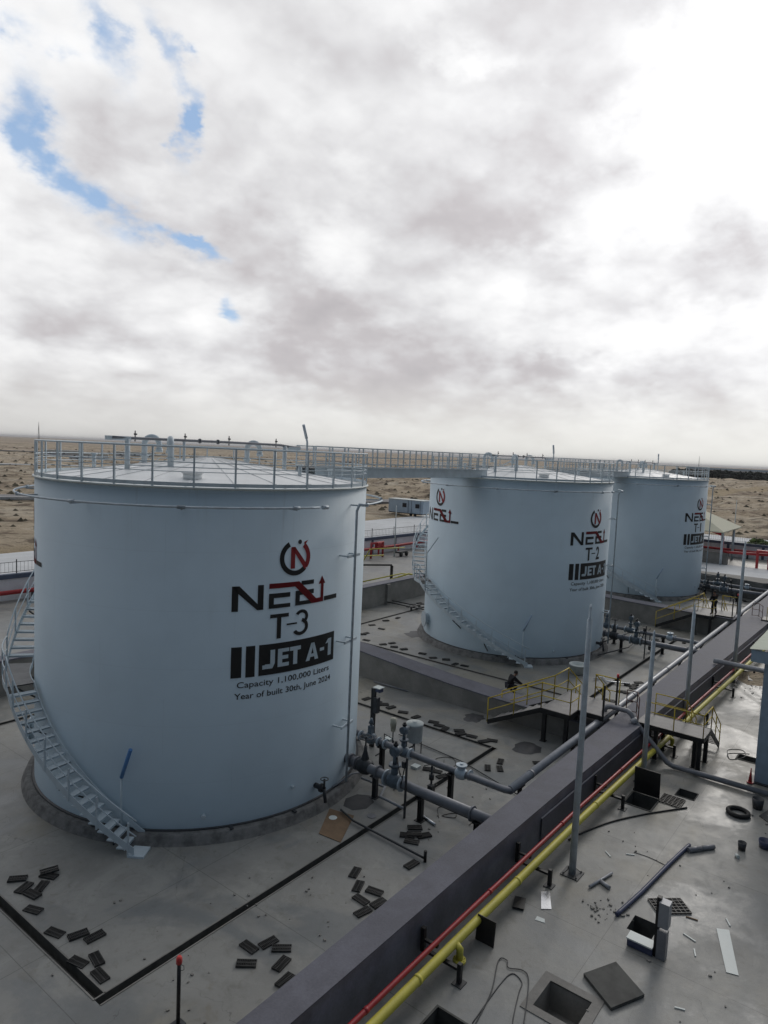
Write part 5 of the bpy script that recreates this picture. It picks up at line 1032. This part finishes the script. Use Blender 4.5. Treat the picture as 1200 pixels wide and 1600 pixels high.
q = MB(); q.lathe((21.2, -6.82, 0), [(0, .02), (.42, .02), (.5, .5), (.54, .5), (.54, .55), (.40, .56), (.38, .3), (0, .3)], 22); one('white_tub', q, 'pale', 'round white tub on the floor at the foot of the middle tank', 'tub')
q = MB(); q.tube([(20.6, -8.0, .1), (21.4, -8.2, .1), (20.7, -8.7, .1), (21.2, -9.8, .1)], .045, 8); one('zigzag_pipe', q, 'shiny', 'bright zigzag pipe beside the large outlet pipe of the middle tank', 'pipe')
for i, (x, y, w2, lb) in enumerate(((21.3, 4.7, .95, 'thin dark sheet beside the middle tank foundation'), (11.0, -5.9, .6, 'dark tarpaulin heap at the cross wall beside the yellow steps'), (9.6, -9.3, .7, 'dark sheet on the floor under the yellow railed steps'))):  # dark patches on the floor, the first one flat
    rn = random.Random(i); q = MB(); n = 16; vs = [(x, y, .06 if i else .012)]
    for k in range(2):
        for j in range(n): a = 2 * PI * j / n; r = w2 * (.5 + .5 * k) * rn.uniform(.75, 1.15); vs.append((x + r * math.cos(a), y + r * math.sin(a) * .8, (.05 if k == 0 and i else .006) + rn.uniform(0, .05) * (i == 1) * (1 - k)))
    q.add(vs, [(0, 1 + j, 1 + (j + 1) % n) for j in range(n)] + [(1 + j, 1 + n + j, 1 + n + (j + 1) % n, 1 + (j + 1) % n) for j in range(n)], True); one('dark_sheet', q, 'dark', lb, 'sheet')
q = MB(); q.tube([(11.55, .6, .06), (11.6, -1.6, .06)], .04, 8); one('loose_rod', q, 'pipe', 'long pale rod lying at the foot of the near cross wall', 'rod')
q = MB(); q.bx(4.7, 5.0, -7.0, -6.7, .004, .1); one('white_block', q, 'pale', 'small white block on the floor behind the gate valve', 'block')
q = MB(); q.bx(6.1, 6.4, -4.6, -4.3, .004, .08); one('white_block', q, 'pale', 'small white block beside the black control post', 'block')
# red capped post in the foreground
t = thing('vent_post', 'slim black post with bright red cap in the foreground', 'post', (-8.43, -10.04, 0))
q = MB(); q.cyl((-8.43, -10.04, 0), (-8.43, -10.04, 1.42), .042, 12); q.build('post', 'black', t); q = MB(); q.tube([(-8.43, -10.04, 1.38), (-8.43, -10.04, 1.50), (-8.43, -10.04, 1.54)], .065, 14, rs=[.066, .062, .035]); q.build('cap', 'capred', t)
q = MB(); q.tube([(-8.43, -10.08, 1.38), (-8.40, -10.16, 1.36), (-8.40, -10.17, 1.28), (-8.43, -10.1, 1.24)], .006, 5); q.build('wire', 'dark', t)
q = MB(); q.bx(-8.55, -8.31, -10.16, -9.92, .003, .02); q.build('base_plate', 'dark', t)

# ---- yard
plate('pit_lid', [(-1.40, -16.14), (-2.00, -17.02), (-1.10, -17.47), (-.50, -16.60)], .01, .09, 'pitdark', 'thick square grey lid lying beside the nearest open pit', 'lid')
plate('metal_sheet', [(2.62, -18.21), (2.77, -18.49), (1.12, -19.03), (1.04, -18.77)], .01, .018, 'pale', 'long white sheet strip lying at the right of the yard', 'sheet')
plate('metal_sheet', [(.92, -13.97), (1.10, -14.15), (.40, -14.52), (.22, -14.30)], .01, .02, 'shiny', 'short shiny metal sheet lying near the nearest mast foot', 'sheet')
q = MB(); q.prism([(-.30, -14.36), (-.12, -14.34), (-.10, -14.55), (-.24, -14.62)], .006, .012); one('paper_scrap', q, 'pale', 'crumpled pale scrap below the short shiny sheet', 'scrap')
# post with white box
t = thing('sensor_post', 'dark post with pale metal box and white topped tray beside an open pit', 'post', (.52, -17.27, 0))
q = MB(); q.bx(.44, .56, -17.30, -17.20, 0, 1.55); q.build('post', 'black', t); q = MB(); q.bx(.36, .62, -17.52, -17.28, .85, 1.48); q.build('upper_box', 'wpipe', t)
q = MB(); q.bx(.38, .60, -17.50, -17.28, .02, .75); q.build('lower_box', 'pipe', t); q = MB(); q.bx(.36, .66, -17.2, -16.58, .02, .20); q.build('tray', 'bluep', t); q = MB(); q.bx(.34, .68, -17.2, -16.56, .20, .235); q.build('tray_lid', 'pale', t)
def grid(name, c, w, h, rz, label, n=5, m_=7):
    q = MB(); Rm = Matrix.Rotation(rz, 3, 'Z')
    for i in range(n + 1): q.box(Vector(c) + Rm @ Vector((-w / 2 + w * i / n, 0, .02)), (.028, h, .035), rz)
    for j in range(m_ + 1): q.box(Vector(c) + Rm @ Vector((0, -h / 2 + h * j / m_, .022)), (w, .022, .03), rz)
    return one(name, q, 'black', label, 'grid cover')
grid('grid_cover', (2.72, -16.98, .008), .62, .95, R_(42), 'black steel grid cover lying behind the sensor post')
grid('grid_cover', (9.09, -15.32, .008), .72, .75, 0, 'black steel grid cover lying between two open pits', 6, 5)
# upright lid behind the pit
q = MB(); q.box((8.86, -14.47, .52), (.035, .92, 1.0), M_=Matrix.Rotation(R_(-6), 3, 'Y')); q.box((8.83, -14.02, .12), (.06, .05, .1)); q.box((8.83, -14.92, .12), (.06, .05, .1)); one('standing_lid', q, 'black', 'black square steel lid standing open behind the pit by the wall', 'lid')
for i, (x, y, lb) in enumerate(((-1.95, -13.88, 'black plate leaning under the yellow pipe near the yellow branch'), (.0, -13.75, 'small black plate lying under the yellow pipe'))):
    q = MB()
    if i == 0: q.box((x, -13.78, .33), (.03, .52, .64), M_=Matrix.Rotation(R_(6), 3, 'Y'))
    else: q.box((x, y, .05), (.5, .3, .04), R_(20))
    one('black_plate', q, 'black', lb, 'plate')
cable([(4.0, -13.5), (4.55, -13.62), (6.0, -14.12), (7.49, -14.93), (8.92, -15.88)], .03, 'black', 'long black hose curving over the yard from the wall', 'hose', 'hose', .03)
cable([(1.31, -15.99), (2.80, -16.2), (4.86, -16.42), (6.33, -16.61)], .06, 'bluep', 'long navy plastic pipe lying across the yard', 'plastic_pipe', 'pipe', .06)
q = MB(); q.tube([(5.95, -16.66, .07), (6.35, -16.95, .07)], .085, 12); q.tube([(6.35, -16.95, .07), (6.75, -17.25, .07)], .075, 12); one('pipe_offcut', q, 'pipe', 'short grey pipe offcut at the end of the navy pipe', 'pipe')
q = MB(); q.tube([(2.02, -14.96, .05), (3.13, -15.22, .05)], .04, 8); q.tube([(2.5, -15.1, .05), (2.35, -15.42, .05)], .06, 10); one('tee_offcut', q, 'wpipe', 'pale T shaped pipe offcut right of the nearest mast foot', 'pipe')
cable([(4.76, -15.34), (4.8, -15.8), (4.7, -16.35)], .01, 'dark', 'short piece of bent wire beside the navy pipe', 'wire', 'wire')
q = MB(); q.tube([Vector((9.76 + .33 * math.cos(R_(a)), -17.39 + .33 * math.sin(R_(a)), .075)) for a in range(0, 361, 15)], .075, 12, cap=False); one('old_tyre', q, 'rubber', 'black tyre lying flat in the yard near the shelter', 'tyre')
def bucket(x, y, h_, r, m, label, tilt=0):
    q = MB(); q.lathe((x, y, 0), [(0, .01), (r * .82, .01), (r, h_), (r * .93, h_), (r * .78, .04), (0, .04)], 18); return one('paint_bucket', q, m, label, 'bucket')
bucket(10.7, -17.85, .38, .2, 'dark', 'dark bucket standing behind the black tyre'); bucket(7.30, -17.96, .26, .13, 'dark', 'small dark tin standing right of the navy pipe'); bucket(7.95, -18.52, .26, .2, 'bluep', 'blue tin at the right edge of the yard')
q = MB(); q.tube([(6.75, -17.9, .05), (6.66, -17.98, .05)], .06, 10); one('white_pipe_stub', q, 'pale', 'tiny white pipe cap lying left of the small dark tin', 'cap')
plate('yard_mat', [(10.1, -18.0), (10.9, -18.2), (10.3, -18.9), (9.6, -18.6)], .005, .03, 'dark', 'dark mat beside the bucket near the shelter', 'mat')
cable([(-4.33, -14.81), (-2.98, -14.74), (-2.45, -14.80), (-2.55, -15.1), (-2.9, -15.2), (-3.68, -15.45), (-4.2, -15.7)], .012, 'dark', 'grey cable looped on the floor left of the nearest pit', z=.014)
cable([(-4.5, -14.9), (-3.3, -14.7), (-2.3, -14.35), (-2.15, -14.5), (-2.35, -14.65), (-2.2, -14.95), (-2.4, -15.2), (-3.4, -15.6), (-4.3, -15.9)], .012, 'dark', 'second grey cable with a small loop left of the nearest pit', z=.026)
cable([(14.7, -16.1), (15.6, -15.9), (16.0, -16.4), (15.3, -16.6), (14.6, -16.2), (15.2, -16.0), (15.8, -16.7)], .014, 'dark', 'thin coiled cable on the yard floor near the shelter pit')
# small rubble: countless chips
rn = random.Random(11); q = MB()
def chip(x, y, s):
    q.box((x, y, s * .3), (s * rn.uniform(.6, 1.6), s * rn.uniform(.5, 1), s * .6), rn.uniform(0, 3))
for cx_, cy_, n_, sp in ((1.15, -15.55, 26, .22), (1.6, -15.9, 12, .2), (5.3, -14.9, 7, .6), (1.0, -18.0, 6, .9), (-1.6, -18.2, 8, .8), (5.0, -17.6, 8, 1.4), (9.8, -18.3, 12, .8), (-7, -8.8, 20, 1.5), (-4, -9.3, 20, 1.5), (3, -9.8, 18, 1.2), (26.5, -15.2, 60, .9)):
    for i in range(n_): chip(cx_ + rn.gauss(0, sp), cy_ + rn.gauss(0, sp), rn.uniform(.02, .065))
tag(q.build('debris', 'conc2', base=(0, 0, 0)), 'scattered small chips and crumbs of building debris', 'debris', kind='stuff')
for i, (x, y, L, a, m) in enumerate(((1.75, -17.75, .35, 70, 'pale'), (1.25, -18.0, .28, 20, 'pale'), (2.6, -17.6, .3, 100, 'card'), (4.1, -14.75, .3, 50, 'pale'), (4.55, -15.3, .25, 120, 'pale'), (-.9, -18.2, .22, 110, 'pale'), (3.1, -18.4, .3, 30, 'pale'))):
    q = MB(); q.box((x, y, .015), (L, .035, .02), R_(a)); one('wood_offcut', q, m, ('white strip offcut right of the sensor post', 'bent white offcut beside the long sheet strip', 'brown stick by the grid cover', 'white stick left of the black hose', 'short white strip near the bent wire', 'white scrap below the thick grey lid', 'thin white strip near the right edge of the yard')[i], 'offcut')
# sand pile near the far mast
q = MB(); n = 20; vs = [(28.2, -15.2, .35)]
for k in (1, 2, 3):
    for j in range(n): a = 2 * PI * j / n; r = k * .42 * rn.uniform(.85, 1.15); vs.append((28.2 + r * 1.4 * math.cos(a), -15.2 + r * math.sin(a), max(.004, .35 - .13 * k + rn.uniform(-.02, .02))))
q.add(vs, [(0, 1 + j, 1 + (j + 1) % n) for j in range(n)] + [(1 + (k - 1) * n + j, 1 + k * n + j, 1 + k * n + (j + 1) % n, 1 + (k - 1) * n + (j + 1) % n) for k in (1, 2) for j in range(n)], True); one('sand_pile', q, 'sand', 'low pile of brown sand beside the far mast', 'sand pile')
q = MB(); q.box((27.5, -14.7, .06), (1.0, .25, .1), .2); one('timber_block', q, 'black', 'dark timber lying by the sand pile', 'timber'); q = MB(); q.box((27.0, -16.0, .1), (.5, .4, .18), .6); one('rubble_sack', q, 'dark', 'dark sack at the foot of the shelter side by the sand', 'sack')
# things in the rear yard seen between the tanks
t = thing('yellow_pipe_rack', 'black rack with yellow pipes in the rear yard behind the rear bund wall', 'rack', (34.5, 19.5, 0))
q = MB(); q.bx(32.4, 32.6, 19.3, 19.5, 0, 1.6); q.bx(35.0, 35.2, 17.2, 17.4, 0, 1.6); q.beam((31.5, 20.2, 1.65), (35.1, 17.3, 1.65), .15, .15); q.build('frame', 'black', t)
q = MB(); q.tube([(33.5, 19.5, 1.9), (34.2, 19.3, 3.0), (38, 18, 3.0)], .05, 8); q.tube([(30, 17.5, .5), (36, 16.8, .8), (38.5, 15.5, .5)], .06, 8); q.tube([(31, 21, 2.3), (36, 19, 2.3)], .06, 8); q.build('pipe', 'yellow', t)
q = MB(); q.tube([(33, 16.6, .4), (35.5, 15.6, 1.0), (38, 14.6, .4)], .08, 8); one('bent_pipe', q, 'yellow', 'yellow pipe arching over the rear bund wall', 'pipe')
t = thing('site_cart', 'dark wheeled cart standing in front of the perimeter wall', 'cart', (49.5, 26.8, 0)); q = MB(); q.bx(48.6, 50.2, 26.3, 27.0, .4, .6); q.build('body', 'dark', t)
for x in (48.9, 50.0): q = MB(); q.lathe((x, 26.3, .3), [(0, -.06), (.3, -.06), (.3, .06), (0, .06)], 14, axis=(0, 1, 0)); q.build('wheel', 'rubber', t)
q = MB(); q.tube([(-30, 15.5, .05), (20, 16.5, .05), (38, 17.5, .05), (60, 16, .05)], .05, 6); one('ground_cable', q, 'dark', 'dark cable lying along the rear yard floor', 'cable')

rn = random.Random(21); q = MB()
for i in range(2600):
    a = rn.uniform(6, 74); r = 95 * (9 ** rn.random()); x, y = M_az(a, r)
    if y < 62 and x < 122: continue
    z = terr(x, y); s_ = rn.uniform(.25, .8) * (1 + r / 500); k = 5
    q.add([(x + s_ * rn.uniform(.6, 1.2) * math.cos(2 * PI * j / k), y + s_ * rn.uniform(.6, 1.2) * math.sin(2 * PI * j / k), z - .1) for j in range(k)] + [(x, y, z + s_ * rn.uniform(.35, .8))], [(j, (j + 1) % k, k) for j in range(k)])
tag(q.build('desert_scrub', mat('dry_scrub', (.10, .085, .055), .95, 0, .5, .1, obj=False), base=(0, 0, 0)), 'low dry scrub and stones scattered over the desert', 'scrub', kind='stuff')

# ================================================================== PEOPLE
def skinned(joints, edges, radii, name, m, parent, org):
    me = bpy.data.meshes.new(name); me.from_pydata([Vector(j) for j in joints], edges, []); o = bpy.data.objects.new(name, me); S.collection.objects.link(o)
    md = o.modifiers.new('s', 'SKIN'); md.use_smooth_shade = True; sv = me.skin_vertices[0].data
    for i, r in enumerate(radii): sv[i].radius = (r, r) if not isinstance(r, tuple) else r
    sv[0].use_root = True
    su = o.modifiers.new('u', 'SUBSURF'); su.levels = 2; su.render_levels = 2
    dg = bpy.context.evaluated_depsgraph_get(); nm = bpy.data.meshes.new_from_object(o.evaluated_get(dg)); bpy.data.objects.remove(o)
    nm.materials.clear(); nm.materials.append(M[m]); o = bpy.data.objects.new(name, nm); S.collection.objects.link(o); o.parent = parent
    nm.polygons.foreach_set('use_smooth', [True] * len(nm.polygons)); return o
def person(loc, rz, label, pose, cap):
    t = thing('person', label, 'person', loc); t.rotation_euler = (0, 0, rz); k = pose
    Jn = ['pel', 'wai', 'che', 'nec', 'hea', 'top', 'shL', 'elL', 'wrL', 'haL', 'shR', 'elR', 'wrR', 'haR', 'hiL', 'knL', 'anL', 'toL', 'hiR', 'knR', 'anR', 'toR']
    Ed = [(0, 1), (1, 2), (2, 3), (3, 4), (4, 5), (2, 6), (6, 7), (7, 8), (8, 9), (2, 10), (10, 11), (11, 12), (12, 13), (0, 14), (14, 15), (15, 16), (16, 17), (0, 18), (18, 19), (19, 20), (20, 21)]
    Rr = [.12, .11, .13, .055, .095, .075, .065, .045, .032, .035, .065, .045, .032, .035, .085, .06, .042, .038, .085, .06, .042, .038]
    P_ = [Vector(k[j]) for j in Jn]; skinned(P_, Ed, Rr, 'body', 'skin', t, loc)
    up_ = [0, 1, 2, 6, 7, 8, 10, 11, 12]; mp = {j: i for i, j in enumerate(up_)}
    skinned([P_[j] for j in up_], [(mp[a], mp[c]) for a, c in Ed if a in mp and c in mp], [Rr[j] + .03 for j in up_], 'jacket', 'cloth', t, loc)
    lo = [0, 14, 15, 16, 18, 19, 20]; mp = {j: i for i, j in enumerate(lo)}
    skinned([P_[j] for j in lo], [(mp[a], mp[c]) for a, c in Ed if a in mp and c in mp], [Rr[j] + .025 for j in lo], 'trousers', 'clothb', t, loc)
    for a, c in ((16, 17), (20, 21)): skinned([P_[a], P_[c]], [(0, 1)], [.06, .05], 'shoe', 'rubber', t, loc)
    # face and hair
    h = P_[4]; f_ = Vector(k['face']).normalized(); s_ = Vector((0, 0, 1)).cross(f_).normalized()
    q = MB(); q.lathe(h + Vector((0, 0, .03)) - f_ * .02, [(0, .125), (.05, .118), (.09, .085), (.108, .03), (.105, -.02)], 16); o = q.build('hair', 'hair', None, base=(0, 0, 0)); o.parent = t
    q = MB(); q.lathe(h + f_ * .105 - Vector((0, 0, .015)), [(0, .03), (.012, .01), (.018, -.02), (0, -.025)], 8)
    for e in (-1, 1): q.lathe(h + s_ * .098 * e, [(0, .03), (.014, .01), (.014, -.02), (0, -.03)], 8)
    o = q.build('face_features', 'skin', None, base=(0, 0, 0)); o.parent = t
    q = MB()
    for e in (-1, 1): q.lathe(h + f_ * .092 + s_ * .035 * e + Vector((0, 0, .018)), [(0, .008), (.01, 0), (0, -.008)], 8)
    q.box(h + f_ * .095 - Vector((0, 0, .055)), (.03, .03, .008)); o = q.build('eyes_and_mouth', 'hair', None, base=(0, 0, 0)); o.parent = t
    # hands: five fingers each
    for a, c in ((8, 9), (12, 13)):
        d = (P_[c] - P_[a]).normalized(); sd = d.cross(f_).normalized() if abs(d.dot(f_)) < .9 else s_
        q = MB()
        for i, off in enumerate((-.03, -.01, .01, .03)):
            L_ = (.075, .085, .08, .065)[i]; b0 = P_[c] + sd * off + d * .02; q.tube([b0, b0 + d * L_ * .55, b0 + d * L_ * .85 + f_ * .02], .0085, 6, rs=[.0095, .0088, .007])
        b0 = P_[c] - d * .02 + sd * -.035; q.tube([b0, b0 - sd * .025 + d * .03, b0 - sd * .03 + d * .055], .0095, 6); o = q.build('fingers', 'skin', None, base=(0, 0, 0)); o.parent = t
    return t
stand = dict(pel=(0, 0, .95), wai=(0, 0, 1.10), che=(.02, 0, 1.32), nec=(.04, 0, 1.50), hea=(.06, 0, 1.62), top=(.06, 0, 1.70), shL=(.02, .19, 1.42), elL=(.10, .27, 1.14), wrL=(.26, .18, 1.02), haL=(.33, .14, 1.02),
             shR=(.02, -.19, 1.42), elR=(.08, -.27, 1.14), wrR=(.26, -.18, 1.06), haR=(.33, -.14, 1.07), hiL=(0, .10, .90), knL=(.05, .13, .49), anL=(0, .15, .09), toL=(.16, .17, .05), hiR=(0, -.10, .90), knR=(.0, -.13, .49), anR=(-.08, -.16, .09), toR=(.08, -.18, .05), face=(1, 0, -.3))
crouch = dict(pel=(0, 0, .42), wai=(.08, 0, .56), che=(.22, 0, .76), nec=(.34, 0, .90), hea=(.42, 0, 1.0), top=(.45, 0, 1.07), shL=(.24, .19, .84), elL=(.42, .26, .62), wrL=(.60, .16, .50), haL=(.67, .12, .47),
              shR=(.24, -.19, .84), elR=(.44, -.30, .64), wrR=(.62, -.34, .52), haR=(.68, -.35, .49), hiL=(.02, .11, .38), knL=(.42, .20, .46), anL=(.22, .20, .08), toL=(.40, .22, .05), hiR=(.02, -.11, .38), knR=(.40, -.22, .40), anR=(.14, -.22, .09), toR=(.32, -.24, .05), face=(1, 0, -.6))
person((37.1, -10.5, 1.55), R_(60), 'standing worker in dark clothes on the distant yellow railed platform', stand, 1)
person((15.3, -5.4, 0), R_(-35), 'crouching worker in dark clothes behind the near cross wall', crouch, 0)

# ================================================================== HAZE
q = MB(); q.bx(-27500, 27500, -27500, 27500, -3.2, 48); hz_ = q.build('haze', 'sand', base=(0, 0, 0)); hz_['kind'] = 'stuff'
hm = bpy.data.materials.new('haze_air'); hm.use_nodes = True; ht = hm.node_tree; ht.nodes.clear()
ho = ht.nodes.new('ShaderNodeOutputMaterial'); hv = ht.nodes.new('ShaderNodeVolumePrincipled'); hv.inputs['Color'].default_value = (.92, .90, .92, 1); hv.inputs['Density'].default_value = .00007
ht.links.new(hv.outputs[0], ho.inputs['Volume']); hz_.data.materials.clear(); hz_.data.materials.append(hm)
